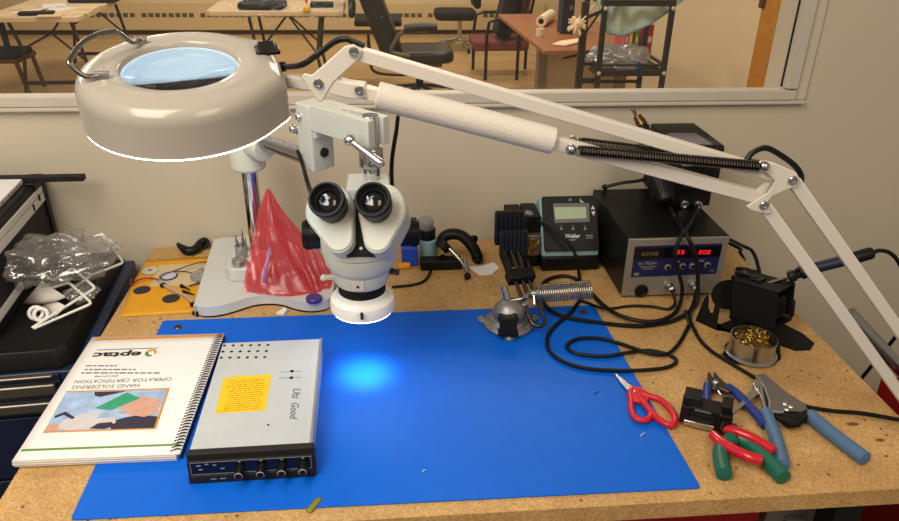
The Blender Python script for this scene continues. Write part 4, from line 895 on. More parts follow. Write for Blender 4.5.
# ---------------------------------------------------------------- left: tool chest, tray, case and what lies on them
ck = Z(75, 365, -.022); cth = radians(4.6)
cx_, cy_ = V((cos(cth), -sin(cth)*-1*-1, 0)), V((-sin(cth), cos(cth), 0)); cx_ = V((cos(cth), sin(cth), 0))
km = Mx((cx_, cy_, V((0, 0, 1)))).transposed().to_4x4(); km.translation = (ck.x+.012, ck.y-.014, 0)     # local: x right, y to the wall, origin at chest's front right
TCH = thing('tool_chest', 'navy blue steel tool chest with shallow drawers, standing on the floor left of the bench', 'tool chest', tuple(km @ V((-.30, .19, FZ))))
CZ = -.022
b = B(km); b.span((-.60, 0, FZ+.03), (.006, .385, CZ)); b.build('body', 'navy', TCH, bevel=.003)
yf_ = (km @ V((-.06, -.012, 0))).y
hz_ = [Y(46, py, yf_).z for py in (366.5, 375.5, 384.5, 395, 402, 411.5)]
zb = CZ-.002
for i in range(3):
    z1, z0 = hz_[2*i], hz_[2*i+1]; nx = hz_[2*i+2] if i < 2 else z0-.012
    b = B(km); b.span((-.585, -.006, nx+.0015), (-.030, .001, min(z1+.0005, CZ-.001))); D = b.build('drawer', 'navyd', TCH, bevel=.001)
    b = B(km); b.span((-.575, -.016, z0), (-.036, -.006, min(z1, CZ-.0012))); b.build('drawer_handle', 'handlebar', D, bevel=.003)
zb = hz_[5]-.014
for k in range(5):
    b = B(km); b.span((-.585, -.006, zb-.12), (-.030, .001, zb)); D = b.build('drawer', 'navyd', TCH, bevel=.001); b = B(km); b.span((-.40, -.016, zb-.05), (-.22, -.006, zb-.035)); b.build('drawer_handle', 'handlebar', D, bevel=.003); zb -= .125
b = B(km); b.lathe([(.008, 0), (.008, .004), (.005, .006), (.0001, .006)], (-.014, 0, CZ-.012), (0, -1, 0), 20); b.box((-.014, -.007, CZ-.012), (.004, .004, .012)); b.build('lid_latch', 'steel', TCH)
for x in (-.57, -.03):
    for y in (.04, .34): b = B(km); b.cyl((x, y, FZ), (x, y, FZ+.035), .02, n=16); b.build('castor', 'black', TCH)
# black slab on the chest
TR = thing('chest_tray', 'wide black slab tray with sloping sides on top of the blue tool chest', 'tray', tuple(km @ V((-.30, .19, CZ))))
o_ = [(-.60, .006), (-.030, .006), (-.012, .022), (-.012, .380), (-.60, .380)]; i_ = [(-.59, .018), (-.040, .018), (-.025, .032), (-.025, .366), (-.59, .366)]
b = B(km); R = [[b.v((x, y, z)) for x, y in P] for P, z in ((o_, CZ+.0004), (o_, CZ+.006), (i_, CZ+.030))]; b.rings(R); b.build('tray_body', 'black', TR, bevel=.002)
b = B(km); b.prism([(x*.985-.004, .19+(y-.19)*.97) for x, y in i_], CZ+.0296, CZ+.0304); b.build('liner', 'blackm', TR)
TF = CZ+.0306
# equipment case
q0 = Y(40.5, 175, .722)
cs = Mx((cx_, cy_, V((0, 0, 1)))).transposed().to_4x4(); cs.translation = (q0.x, q0.y, 0)     # local origin at its far right edge
CH_ = q0.z
CAS = thing('equipment_case', 'black equipment case with pale metal edge bands, standing on the chest tray', 'case', tuple(cs @ V((-.15, -.17, TF))))
b = B(cs); b.span((-.34, -.335, TF), (0, 0, CH_-.004)); b.build('body', 'charcoal', CAS, bevel=.002)
b = B(cs); b.span((-.34, -.334, CH_-.046), (.0025, -.012, CH_-.030)); b.span((-.34, -.334, CH_-.028), (.0025, -.012, CH_-.016)); b.build('edge_band', 'paper2', CAS, bevel=.0008)
for k, y in enumerate((-.040, -.075)): b = B(cs); b.box((.003, y, CH_-.030-.006*k), (.003, .004, .012)); b.build('band_clip', 'black', CAS)
b = B(cs); b.span((-.012, -.014, TF), (.004, .004, CH_+.001)); b.span((-.02, -.05, CH_-.014), (.004, .004, CH_+.002)); b.build('corner_guard', 'black', CAS, bevel=.002); b = B(cs); b.span((-.012, -.340, TF), (.004, -.326, CH_)); b.build('corner_guard', 'black', CAS, bevel=.002)
b = B(cs); b.span((-.34, -.320, CH_-.0045), (-.003, -.02, CH_)); b.build('lid', 'black', CAS, bevel=.001)
b = B(cs); b.span((-.33, -.3380, TF+.02), (.0035, -.20, TF+.034)); b.build('base_band', 'paper2', CAS, bevel=.001)
FB = thing('paper_stack', 'white printed paper pack lying on top of the black equipment case', 'papers', tuple(cs @ V((-.15, -.17, CH_))))
b = B(cs); b.span((-.30, -.31, CH_+.0005), (-.016, -.034, CH_+.0095)); b.build('pack', 'paper', FB, bevel=.001)
text('SEE FILE FOR CONTENTS', cs @ T((-.0158, -.12, CH_+.005)) @ Mx(((0, 0, 1, 0), (1, 0, 0, 0), (0, 1, 0, 0), (0, 0, 0, 1))), .006, 'inkgrey', FB) if False else None
b = B(cs); random.seed(3); y = -.06
while y > -.28: l = random.uniform(.004, .014); b.span((-.0162, y-l, CH_+.004), (-.0155, y, CH_+.0065)); y -= l+.004
b.build('printed_lines', 'inkgrey', FB)
r0__ = cs @ V((-.30, -.016, CH_+.008)); r1__ = Y(85, 178, r0__.y+.004)
b = B(); b.bar((r0__.x, r0__.y, CH_+.0075), (r1__.x, r0__.y+.002, CH_+.0075), .016, .0105); o = b.build('metal_bar', 'charcoal', bevel=.001); tag(o, 'long dark flat bar lying across the back of the equipment case, end sticking out', 'bar')
# white bent wire rack
WR = thing('wire_rack', 'white bent wire rack lying on the black tray among clear plastic', 'rack', tuple(Z(60, 310, TF)))
def wire(pts, r=.0024):
    P = []; 
    for i, p in enumerate(pts):           # round the corners a little
        if 0 < i < len(pts)-1:
            a, c = (pts[i-1]-p).normalized()*.006, (pts[i+1]-p).normalized()*.006; P += [p+a, p+a*.25+c*.25, p+c]
        else: P.append(p)
    b = B(); b.tube(P, r, 10, False); return b.build('wire', 'white', WR)
foot_ = Z(32, 328, TF+.003)
wire([Y(47, 277, .535), Y(53, 281, .53), Y(72.5, 268, .535), Y(95.6, 288, .485), foot_])
wire([Y(48, 285, .51), Y(49, 289, .50), Y(69, 282.6, .50), Y(92, 303.5, .450), foot_+V((.004, -.002, 0))])
wire([Y(60, 298, .50), Y(92, 275, .55), Y(124, 262.6, .575), Y(101, 234, .605), Y(94, 237, .60)]); wire([Y(101, 233, .607), Y(121, 250, .60)], .002)
CTg = thing('card_header', 'white card bag header with two dark dots, beside the wire rack', 'card', tuple(Z(40, 305, TF)))
b = B(); P = [Z(22, 304, TF+.004), Z(49, 304.5, TF+.003), Y(66, 297, .47), Y(42, 281, .505)]; b.quad(*P); cd_ = b.build('card', 'paper2', CTg, solid=.0008)
b = B(); nn = (P[1]-P[0]).cross(P[3]-P[0]).normalized()
for px in (42, 45.5): p = PL(px, 299.5, P[0], nn); b.cyl(p-nn*.001, p+nn*.001, .0018, n=12)
b.build('dots', 'ink', cd_)
b = B(); P = [Z(40, 306, TF+.002), Z(52, 320, TF+.002), Y(66, 306, .43), Y(58, 302, .455)]; b.quad(*P); o = b.build('card_flap', 'paper2', CTg, solid=.0008)
b = B(); c = Z(36, 313, TF+.010); 
for k in range(2): b.ring(c+V((.010*k, -.006*k, 0)), (.3, -1, .5), .010, .0032, 26, 8)
o = b.build('plastic_clip', 'duckwhite'); tag(o, 'pale double ring plastic clip on the black tray beside the white card', 'clip')
# crumpled clear bag
def bag(name, label, c, rx, ry, rz, seed, m='clear', amp=.35, cut=TF+.001, wall=None):
    b = B(); of = V((seed, seed*.7, 0))
    def f(u, w_):
        a, t = 2*pi*u, pi*(w_-.5)*.998; d = V((cos(a)*cos(t), sin(a)*cos(t), sin(t)))
        n = nz.noise(d*1.8+of)*1.1 + abs(nz.noise(d*3.4+of))*1.1 + abs(nz.noise(d*8+of))*.28
        k = 1+amp*(n-.35); p = V((c.x+rx*d.x*k, c.y+ry*d.y*k, c.z+rz*d.z*k)); p.z = max(p.z, cut+.0008*abs(nz.noise(d*9)))
        if wall:
            l = wall.inverted() @ p; l.x = max(l.x, .007+.003*abs(nz.noise(d*7))); p = wall @ l
        return p
    b.grid(f, 72, 44); o = b.build(name, m, ang=180); return tag(o, label, 'bag')
bag('plastic_bag', 'large crumpled clear plastic bag on the black tray against the equipment case', Y(48, 258, .53), .105, .072, .036, 3.3, wall=cs)
bag('plastic_bag', 'small clear plastic bag crushed under the white wire rack', Y(82, 292, .49), .026, .026, .013, 9.1)
# ---------------------------------------------------------------- yellow envelope and small parts left of the microscope
EN = thing('envelope', 'yellow orange card envelope lying between the tool chest and the microscope foot', 'envelope', tuple(Z(165, 288)))
ev = [Z(120, 317.5), Z(201, 312.5), Z(218, 257), Z(142.5, 261)]
def et(u, w_): p = ev[0].lerp(ev[1], u).lerp(ev[3].lerp(ev[2], u), w_); return V((max(p.x, BX0+.0005+.0), p.y, .0012+.0006*sin(7*u)*sin(5*w_)))
b = B(); b.grid(et, 16, 16); EV = b.build('cover', 'envelope', EN, solid=.001)
for px, py, rx in ((142, 290, .0150), (171, 298.3, .0150)):
    p = Z(px, py, .0024); b = B(); b.prism([(p.x+rx*cos(a), p.y+rx*1.02*sin(a)) for a in [2*pi*i/36 for i in range(36)]], .0018, .0026); b.build('round_patch', 'patch', EV)
b = B(); P = [Z(150, 287), Z(206, 287), Z(211, 264), Z(160, 266)]; b.prism([(p.x, p.y) for p in P], .0020, .0023); b.build('window', 'padbeige', EV)
for px, py, m, lab in ((150.3, 271, 'disc', 'pale round disc on the yellow envelope, nearest the tool chest'), (168.5, 276.5, 'disc2', 'pale round disc with purple rim on the yellow envelope, beside the grey lead')):
    p = Z(px, py, .003); D = thing('piezo_disc', lab, 'disc', (p.x, p.y, .0026))
    b = B(); b.lathe([(.0145, .0028), (.0148, .0040), (.0140, .0050), (.0001, .0050)], (p.x, p.y, 0), n=36); b.build('disc', m, D)
    b = B(); b.lathe([(.0045, .005), (.0045, .0054), (.0001, .0054)], (p.x, p.y, 0), n=20); b.build('centre', 'folderpink' if m == 'disc' else 'paper2', D)
    if m == 'disc2': b = B(); b.ring((p.x, p.y, .0040), (0, 0, 1), .0150, .0014, 36, 8); b.build('rim', 'purplewire', D)
def wl(name, label, pts, r, m): b = B(); b.tube(pts, r, 7); o = b.build(name, m); return tag(o, label, 'wire')
wl('wire', 'dark red wire curling off the left edge of the yellow envelope', [V((BX0-.012, .60, -.018)), V((BX0-.004, .592, .004)), Z(131, 285, .005), Z(138, 280, .008), Z(148, 278, .0075), Z(158, 279.5, .008), Z(164, 284, .006)], .0014, 'redwire')
wl('wire', 'thin purple wire arcing over the envelope towards the clear sleeve', [Z(159, 281, .006), Z(163, 275, .010), Z(174, 271, .012), Z(190, 265, .012), Z(203, 262, .008), Z(209, 262.5, .005)], .0011, 'purplewire')
wl('wire', 'thin dark wire from the rear disc lying flat across the envelope', [Z(172, 271.5, .006), Z(186, 271.5, .005), Z(196, 275, .004)], .0009, 'purplewire')
FC = thing('ribbon_lead', 'flat grey lead with black plugs, running over the envelope to the microscope foot', 'lead', tuple(Z(180, 290)))
b = B(); b.tube([Z(160, 280, .008), Z(166, 286, .008), Z(176, 291, .007), Z(186, 296, .006), Z(193, 302, .007), Z(197, 308, .006)], .0032, 8, True, 8, False, .5); b.build('lead', 'greywire', FC)
for px, py, a in ((163, 285, .6), (193, 304, .4), (195.5, 313, -.2)):
    p = Z(px, py, .007); b = B(T(p) @ Mx.Rotation(a, 4, 'Z')); b.box((0, 0, 0), (.010, .006, .006)); b.build('plug', 'black', FC, bevel=.0008)
for (x0, y0, x1, y1, lab) in ((181, 285, 190, 290, 'black spring clip on the envelope, the upper of two'), (183, 291, 194, 294.5, 'black spring clip on the envelope, the lower of two, pointing at the microscope')):
    C_ = thing('spring_clip', lab, 'clip', tuple(Z(x0, y0, .003))); a, c = Z(x0, y0, .006), Z(x1, y1, .005)
    b = B(); b.tube([a, a.lerp(c, .4), c], lambda t: .0026*(1-.6*t), 8, False); b.build('upper_arm', 'black', C_)
    b = B(); b.tube([a+V((.0, -.004, -.001)), a.lerp(c, .4)+V((0, -.001, 0)), c], lambda t: .0022*(1-.5*t), 8, False); b.build('lower_arm', 'black', C_)
wl('wire', 'short black wire from the spring clips towards the microscope foot', [Z(189, 286, .005), Z(196, 284, .006), Z(203, 283.5, .004)], .0012, 'black')
o = bag('parts_bag', 'small flat clear parts bag at the edge of the envelope, touching the microscope foot', Z(203, 275, .008), .020, .026, .007, 5.2, 'jar', .3, .003)
# black curved holder at the back
ps = [Z(177, 243, .020), Z(181, 247, .012), Z(188, 251, .009), Z(196, 249, .010), Z(201, 243, .013), Z(205, 241, .016)]
SB = thing('rubber_strap', 'small black curved strap lying on the bench at the wall, left of the microscope', 'strap', tuple(Z(192, 250)))
b = B(); b.tube(ps, lambda t: .0025+.0065*min(1, t*3)*(1-.25*max(0, t-.6)), 12); b.build('body', 'black', SB)
p = Z(204, 243, .014); b = B(); b.ring(p, (.2, -.8, .6), .0075, .0042, 24, 8); b.build('loop', 'black', SB)
# on the microscope's foot
RZ = .048
p = Z(239.5, 263, RZ+.004); TN = thing('small_tin', 'small round tin with a lid on the microscope foot, left of the post', 'tin', (p.x, p.y, RZ))
b = B(T((p.x, p.y, RZ))); b.lathe([(.0122, .0003), (.0128, .001), (.0128, .0065), (.0135, .007), (.0135, .011), (.0125, .0118), (.0001, .0118)], n=40); b.build('tin', 'steel', TN)
p2 = V((p.x-.001, p.y+.034, RZ)); CU = thing('tip_cup', 'small clear cup holding steel tips, behind the tin on the microscope foot', 'cup', tuple(p2))
b = B(T(p2)); b.lathe([(.0105, .0004), (.0112, .001), (.0115, .024), (.0108, .024), (.0104, .002), (.0001, .002)], n=32); b.build('cup', 'jar', CU)
for k, (dx, dy, ln, tx, ty) in enumerate(((-.003, 0, .044, -.12, .0), (.003, .002, .050, .02, .1), (.005, -.003, .040, .16, 0))):
    q = p2+V((dx, dy, .0022)); d = V((tx, ty, 1)).normalized(); b = B(); b.lathe([(.0022, 0), (.0026, ln*.35), (.0026, ln*.6), (.0014, ln*.8), (.0003, ln)], q, d, 12); o = b.build('steel_tip', 'steel'); tag(o, ('steel tip leaning left in the clear cup', 'tallest steel tip, upright in the middle of the clear cup', 'steel tip leaning right in the clear cup')[k], 'tip')
# pink film bag thrown over the right of the foot
random.seed(3)
def pinkface(corners, off, nu=26, nv=26, amp=.013, sd=0.):
    a, c, d, e = corners        # a bottom left, c bottom right, d top right, e top left
    def f(u, w_):
        p = a.lerp(c, u).lerp(e.lerp(d, u), w_); n = nz.noise(V((u*3+sd, w_*3, 0)))*1. + nz.noise(V((u*8+sd, w_*6, 2)))*.5
        k = sin(pi*min(1, max(0, u)))*.6+.4; return V((p.x+amp*.4*n, p.y+off-amp*n*k-.012*sin(pi*u)*sin(pi*w_), max(p.z+amp*.3*n, .0235)))
    return nu, nv, f
PB = thing('pink_bag', 'crumpled translucent pink antistatic bag leaning on the microscope post', 'bag', tuple(Z(290, 300, .022)))
def rowsheet(rows, dy, amp, sd, bulge):
    def at(w_):
        for (t0, *r0), (t1, *r1) in zip(rows, rows[1:]):
            if w_ <= t1+1e-9: k = (w_-t0)/(t1-t0); return [r0[i]+(r1[i]-r0[i])*k for i in range(3)]
    def f(u, w_):
        xl_, xr_, py = at(w_); px = xl_+(xr_-xl_)*u; py2 = py+(2.5*sin(u*5+sd)*w_)
        y = .574-.074*w_+dy-bulge*sin(pi*u)*(.25+.75*w_)
        n = nz.noise(V((u*2.2+sd, w_*2.6, 0)))+.6*abs(nz.noise(V((u*5+sd, w_*4, 3))))+.12*nz.noise(V((u*11, w_*9+sd, 1)))
        p = Y(px, py2, y-amp*n*(.3+.7*w_)); p.z = max(p.z, .0232+.0006*u); return p
    return f
back_rows = [(0, 266, 270, 189), (.15, 261, 281, 208), (.3, 256, 296, 228), (.5, 251, 317, 250), (.7, 248, 330, 270), (.85, 247, 333, 287), (1, 262, 331, 302)]
front_rows = [(0, 266, 270, 189), (.15, 259, 277, 208), (.3, 254, 283, 228), (.5, 250, 290, 250), (.7, 246, 300, 270), (.85, 243, 312, 287), (1, 262, 319, 303)]
fold_rows = [(0, 267, 270, 190), (.2, 270, 284, 212), (.4, 276, 302, 233), (.6, 286, 322, 254), (.8, 298, 332, 277), (1, 310, 332, 301)]
for nm, rw, dy, amp, sd, bl in (('rear_sheet', back_rows, .012, .006, 7., .0), ('fold', fold_rows, .002, .012, 4., .010), ('front_sheet', front_rows, -.008, .010, 1., .014)):
    b = B(); b.grid(rowsheet(rw, dy, amp, sd, bl), 34, 40); b.build(nm, 'pink', PB, ang=180)
b = B(); P = [Y(262.5, 283, .484), Y(265.5, 283, .484), Y(271, 249, .508), Y(269, 246, .510)]; b.quad(*P); b.build('seam_strip', MT.setdefault('lilac', mat('lilac_strip', 'A87CB8', .4)), PB, solid=.0006)
p = Z(314, 298.5, .026); b = B(T((p.x, p.y, .0222))); b.lathe([(.0135, 0), (.0140, .002), (.0140, .006), (.0125, .0075), (.0001, .0075)], n=30); o = b.build('round_cap', MT.setdefault('violet', mat('violet_plastic', '4A3A86', .3))); tag(o, 'violet round cap on the right front of the microscope foot', 'cap')
b = B(); P = [Z(276, 316), Z(281, 313), Z(284, 310.5), Z(288, 312.5), Z(284, 316.5)]; b.prism([(p.x, p.y+.002) for p in P], .0003, .006); o = b.build('paper_scrap', 'paper', bevel=.001); tag(o, 'tiny white folded scrap between the microscope foot and the blue mat', 'scrap')
# ---------------------------------------------------------------- behind the microscope, at the wall
jp = Z(428, 250.5); jx, jy = .4605, .672
JR = thing('grey_jar', 'small grey jar with dark band and clear lid by the wall, behind the microscope', 'jar', (jx, jy, 0))
b = B(T((jx, jy, 0))); b.lathe([(.0165, .0003), (.0178, .002), (.0178, .034), (.0150, .036), (.0001, .036)], n=36); b.build('jar', 'teal', JR)
b = B(T((jx-.003, jy, 0))); b.lathe([(.0165, .036), (.0165, .056), (.015, .058), (.0001, .058)], n=36); b.build('band', 'fascia', JR)
b = B(T((jx-.005, jy, 0))); b.lathe([(.0150, .058), (.0155, .062), (.0155, .074), (.0140, .078), (.0001, .0782)], n=36); b.build('lid', 'jar', JR)
p = Z(404, 268); b = B(); b.span((.405, .618, .0005), (.436, .668, .040)); BBX = thing('blue_box', 'small blue box with an orange foot, half hidden by the microscope head', 'box', (.42, .64, 0))
b.build('box', 'bluebox', BBX, bevel=.002); b = B(); b.span((.397, .606, .0005), (.421, .617, .012)); b.build('orange_foot', 'yelloworange', BBX, bevel=.003)
CM = thing('bench_clamp', 'black plastic bench clamp with a steel rod and ball knob, lying by the wall', 'clamp', (.52, .61, 0))
b = B(); b.span((.440, .598, .0005), (.520, .624, .020)); b.build('long_jaw', 'black', CM, bevel=.002)
b = B(); b.tube([Y(441, 247, .640), Y(443, 238, .645), Y(451, 234, .645), Y(462, 236, .640), Y(472, 246, .630), Y(477, 256, .622), V((.552, .615, .014))], .0135, 16, True, 8, False, .8); b.build('frame', 'black', CM)
b = B(); b.cyl(Y(441, 249, .630), Y(447, 243, .635), .014, .017, n=20); b.build('pad', 'black', CM)
b = B(); b.tube([Y(448, 247, .625), Y(460, 260, .605), Z(466, 268, .010)], .0042, 12, False); b.build('screw_rod', 'steel', CM)
b = B(); b.tube([Y(464.5, 258, .598), Y(466.5, 272, .585)], .0030, 10, False); b.build('tommy_bar', 'steel', CM); b = B(); b.ball(Z(467.5, 276, .008), .0068, 18); b.build('ball_knob', 'black', CM)
for px, py, y in ((473.5, 239, .635), (478, 257, .615)):
    q = Y(px, py, y); b = B(); b.lathe([(.0065, -.006), (.0075, -.004), (.0075, .004), (.0065, .006)], q, (.6, -.6, .3), 12); b.build('side_knob', 'black', CM)
b = B(); P = [Z(468, 267), Z(482, 266), Z(494, 262.5), Z(499, 268), Z(492, 275), Z(480, 276), Z(474, 272)]; b.prism([(p.x, p.y) for p in P], .0004, .0012); o = b.build('paper_slip', 'paper', bevel=.0003); tag(o, 'torn white paper slip on the bench between the black clamp and the vise', 'paper')
# ---------------------------------------------------------------- stored below and beside the bench
SHZ = FZ+.225
def tub(name, lab, x0, x1, y0, y1, z0, z1, m, cat='tub'):
    t = thing(name, lab, cat, ((x0+x1)/2, (y0+y1)/2, z0)); b = B()
    P = [(x0, y0), (x1, y0), (x1, y1), (x0, y1)]; c = V(((x0+x1)/2, (y0+y1)/2, 0))
    def L(k, z): return [b.v((c.x+(x-c.x)*k, c.y+(y-c.y)*k, z)) for x, y in P]
    b.rings([L(.9, z0), L(1, z1), L(.97, z1), L(.88, z0+.006)]); b.build('body', m, t, bevel=.004)
    b = B(); b.span((x0-.006, y0-.006, z1-.018), (x1+.006, y0+.002, z1)); b.build('rim', m, t, bevel=.002)
    b = B(); b.span((x0+.06, y0-.012, z1-.05), (x1-.06, y0+.002, z1-.034)); b.build('handle', m, t, bevel=.003); return t
tub('storage_tub', 'red plastic storage tub on the shelf under the bench', .66, .90, .09, .55, SHZ+.0005, -.14, 'redtub')
tub('storage_bin', 'grey plastic bin under the bench, right of the red tub', .935, 1.055-.03, .11, .55, SHZ+.0005, -.145, 'greybin', 'bin')
tub('red_crate', 'red plastic crate on the floor right of the bench, below the lamp arm', 1.245, 1.62, .04, .34, FZ+.0005, -.105, 'redtub', 'crate')
q0, q1 = Y(864, 329, .36), Y(905, 374, .33); dd = (q1-q0)
b = B(); b.tube([q0-dd*.35, q0, q1, q1+dd*.25], .012, 18, False); o = b.build('metal_tube', 'steel', bevel=.0); tag(o, 'slanting grey metal tube beyond the right edge of the bench, behind the lamp arm', 'tube')
# ---------------------------------------------------------------- hand tools at the right front
def zz(px, py, z=.004): return Z(px, py, z)
def grip(name, pts, r, m, par, flat=1., ends=True, k=14):
    P = spline(pts, 6); n = len(P)
    def rr(t): e = min(t, 1-t); return r*(1 if e > .05 else sqrt(max(0, 1-(1-e/.05)**2))*.92+.08)
    b = B(); b.tube(P, rr, k, False, 1, False, flat); return b.build(name, m, par, ang=60)
def blade(name, pts, z0, z1, m, par, bev=.0006):
    b = B(); P = [Z(px, py, (z0+z1)/2) for px, py in pts]; b.prism([(p.x, p.y) for p in P], z0, z1); return b.build(name, m, par, bevel=bev)
def pivot(px, py, z, r, par, m='steel', name='pivot'):
    p = Z(px, py, z); b = B(); b.lathe([(r, -.004), (r, 0), (r*.75, .0012), (r*.35, .0014), (.0001, .0006)], (p.x, p.y, z), n=22); return b.build(name, m, par)
SCI = thing('scissors', 'red handled scissors lying half on the blue mat, tip pointing away', 'scissors', tuple(Z(640, 400, MZ)))
blade('blade', [(614.5, 374.2), (616.5, 374), (634, 388), (630, 392.5)], .0035, .0050, 'steel', SCI, .0003); blade('blade', [(615.2, 375.2), (632, 388.5), (629, 393)], .0052, .0064, 'steel', SCI, .0003)
def loop(name, pts, r, z=.0065, par=SCI, m='redp'):
    b = B(); b.tube([Z(px, py, z) for px, py in pts], r, 12, True, 8, True); return b.build(name, m, par)
loop('handle', [(630, 393.5), (634, 390), (639, 395), (645, 404.5), (650.5, 412), (649, 418.5), (642, 420.5), (634.5, 417), (631, 408), (631, 400)], .0044)
loop('handle', [(637, 393.5), (647, 395.5), (660, 400), (670, 409), (675, 418), (673, 424.5), (666, 424), (656, 417), (648, 408), (641, 399)], .0048, .0078)
blade('handle_web', [(627, 391), (633, 386.5), (642, 389), (652, 396), (646, 404), (633, 402)], .004, .0095, 'redp', SCI, .0015)
pivot(635.5, 391.5, .0100, .0035, SCI)
# flush cutters
FCt = thing('flush_cutters', 'dark blue handled flush cutters lying behind the black cable cutter', 'cutters', tuple(Z(730, 395, 0)))
blade('jaw', [(707.5, 374), (709, 373.5), (714, 381), (722, 385), (720, 392), (712, 390), (707, 383)], .006, .013, 'darksteel', FCt, .001)
blade('jaw', [(713.5, 373.5), (715, 373.8), (719, 379), (727, 386), (733, 391), (729, 394), (717, 389), (714, 381)], .008, .015, 'darksteel', FCt, .001)
pivot(716, 381.5, .0165, .0045, FCt)
grip('grip', [zz(708, 384, .010), zz(707, 391, .010), zz(707, 400, .010), zz(709, 412, .009), zz(713, 424, .008)], .0062, 'cobalt', FCt)
grip('grip', [zz(726, 386, .011), zz(736, 393, .010), zz(746, 403, .0095), zz(757, 415, .009), zz(766, 427, .008)], .0066, 'cobalt', FCt)
b = B(); b.tube([zz(717, 389, .010), zz(722, 396, .012), zz(730, 396, .010)], .0018, 8); b.build('return_spring', 'steel', FCt)
# green handled pliers, mostly under the cable cutter
GP = thing('pliers', 'green handled pliers lying under the red handled cable cutter at the front of the bench', 'pliers', tuple(Z(735, 440, 0)))
grip('grip', [zz(733, 438, .012), zz(725, 444, .010), zz(720.5, 452, .009), zz(721.5, 463, .0085), zz(724.5, 476, .0100)], .0102, 'greenp', GP)
grip('grip', [zz(738, 437, .010), zz(750, 444, .009), zz(763, 456, .009), zz(774, 468, .009), zz(785, 479, .0100)], .0104, 'greenp', GP)
blade('jaw', [(727, 440), (741, 435), (738, 428), (724, 420), (714, 415), (712, 419)], .004, .014, 'darksteel', GP, .002); pivot(733, 434, .0145, .005, GP, 'darksteel')
# cable cutter: black block head, red handles
CC = thing('cable_cutter', 'red handled cable cutter with a bulky black block head, right of the scissors', 'cutter', tuple(Z(715, 420, 0)))
c00, c10 = Z(678, 424, .002), Z(727, 436, .002); ex = V((c10.x-c00.x, c10.y-c00.y, 0)); W_ = ex.length; ex.normalize(); ey = V((-ex.y, ex.x, 0))
cm = Mx((ex, ey, V((0, 0, 1)))).transposed().to_4x4(); cm.translation = (c00.x, c00.y, 0)
b = B(cm); b.span((0, .003, .006), (W_, .030, .034)); b.span((.001, .004, .030), (.024, .030, .047)); b.span((W_-.014, .004, .030), (W_, .028, .046)); b.span((W_-.016, -.004, .002), (W_+.002, .010, .036)); b.span((0, 0, .006), (.012, .006, .034)); CB_ = b.build('head', 'black', CC, bevel=.0014)
b = B(cm); b.span((.006, -.002, .004), (W_-.018, .004, .013)); b.build('blade_bar', 'steel', CC, bevel=.001)
b = B(cm); b.cyl((W_-.007, -.006, .010), (W_-.007, -.006, .031), .0042, n=18); b.build('roller', 'darksteel', CC)
b = B(cm); 
for z_ in (.017, .024): b.span((.012, .0018, z_), (W_-.018, .0032, z_+.0018))
b.build('ridge', 'charcoal', CB_)
text('CUT HERE', cm @ T((.030, .012, .0344)), .0045, 'markdim', CB_) if False else None
b = B(cm)
for i in range(9): b.span((.018+i*.0024, .0022, .029), (.0196+i*.0024, .0032, .0318))
b.build('printed_marks', 'markdim', CB_)
grip('grip', [zz(722, 428, .018), zz(735, 431, .018), zz(750, 437, .018), zz(763, 444, .019), zz(775, 452, .019)], .0068, 'red', CC)
grip('grip', [zz(712, 434, .012), zz(722, 443, .016), zz(735, 450.5, .019), zz(749, 457, .021), zz(763, 461, .021)], .0072, 'red', CC)
b = B(); b.tube([zz(716, 430, .010), zz(728, 440, .014), zz(738, 443, .016)], .0022, 8); b.build('handle_spring', 'darksteel', CC)
# wire stripper
WS = thing('wire_stripper', 'grey metal wire stripper with worn blue grips, nearest the right front corner of the bench', 'wire stripper', tuple(Z(780, 410, 0)))
blade('frame_plate', [(754.5, 376), (764, 374.5), (772, 381), (782, 390), (792, 397), (805, 405), (808, 411), (800, 415), (788, 414.5), (776, 413), (768, 412.5), (768, 402), (764, 390)], .012, .018, 'greycast', WS, .002)
blade('frame_plate', [(755, 378), (766, 378), (780, 392), (800, 408), (807, 416), (800, 423), (790, 424), (780, 420), (770, 412), (764, 396)], .004, .011, 'charcoal', WS, .002)
blade('jaw', [(754, 388), (762, 384), (764, 390), (755, 398), (746, 405), (731, 416.5), (730, 415)], .008, .014, 'steel', WS, .001)
blade('jaw', [(752, 386), (757, 377), (762, 386), (765, 402), (768, 414), (764, 412), (759, 396)], .008, .015, 'steel', WS, .001)
blade('gripper', [(783, 413), (800, 414), (806, 411), (807, 419), (800, 425), (789, 426), (781, 421)], .008, .0185, 'blackm', WS, .002)
for px, py, r in ((785, 403, .0048), (791, 406, .0050), (787, 409, .0042), (759, 384, .003)): pivot(px, py, .0200, r, WS)
b = B()
random.seed(2)
for i in range(18):
    a = 2*pi*i/18; p = Z(794, 418, .013); b.span((p.x+.0085*cos(a)-.0008, p.y+.006*sin(a)-.0008, .008), (p.x+.0085*cos(a)+.0008, p.y+.006*sin(a)+.0008, .0196))
b.build('spring', 'darksteel', WS)
grip('grip', [zz(765, 411, .011), zz(769, 421, .010), zz(775, 436, .0095), zz(780, 452, .009), zz(782.5, 466, .010)], .0092, 'bluep', WS)
grip('grip', [zz(808, 414, .010), zz(820, 424, .0095), zz(836, 437, .009), zz(852, 449, .009), zz(867, 460, .010)], .0100, 'bluep', WS)
b = B(); 
for i in range(9):
    p = zz(820+i*3.1, 420.5+i*2.5, .0168); b.box(p, (.0026, .0012, .0006))
b.build('worn_marking', 'ink', WS)
# ---------------------------------------------------------------- the room seen through the window
TZ = FZ+.73
def legs(t, pts, m='legdark', r=.014):
    for P in pts: b = B(); b.tube(P, r, 10, False); b.build('leg', m, t)
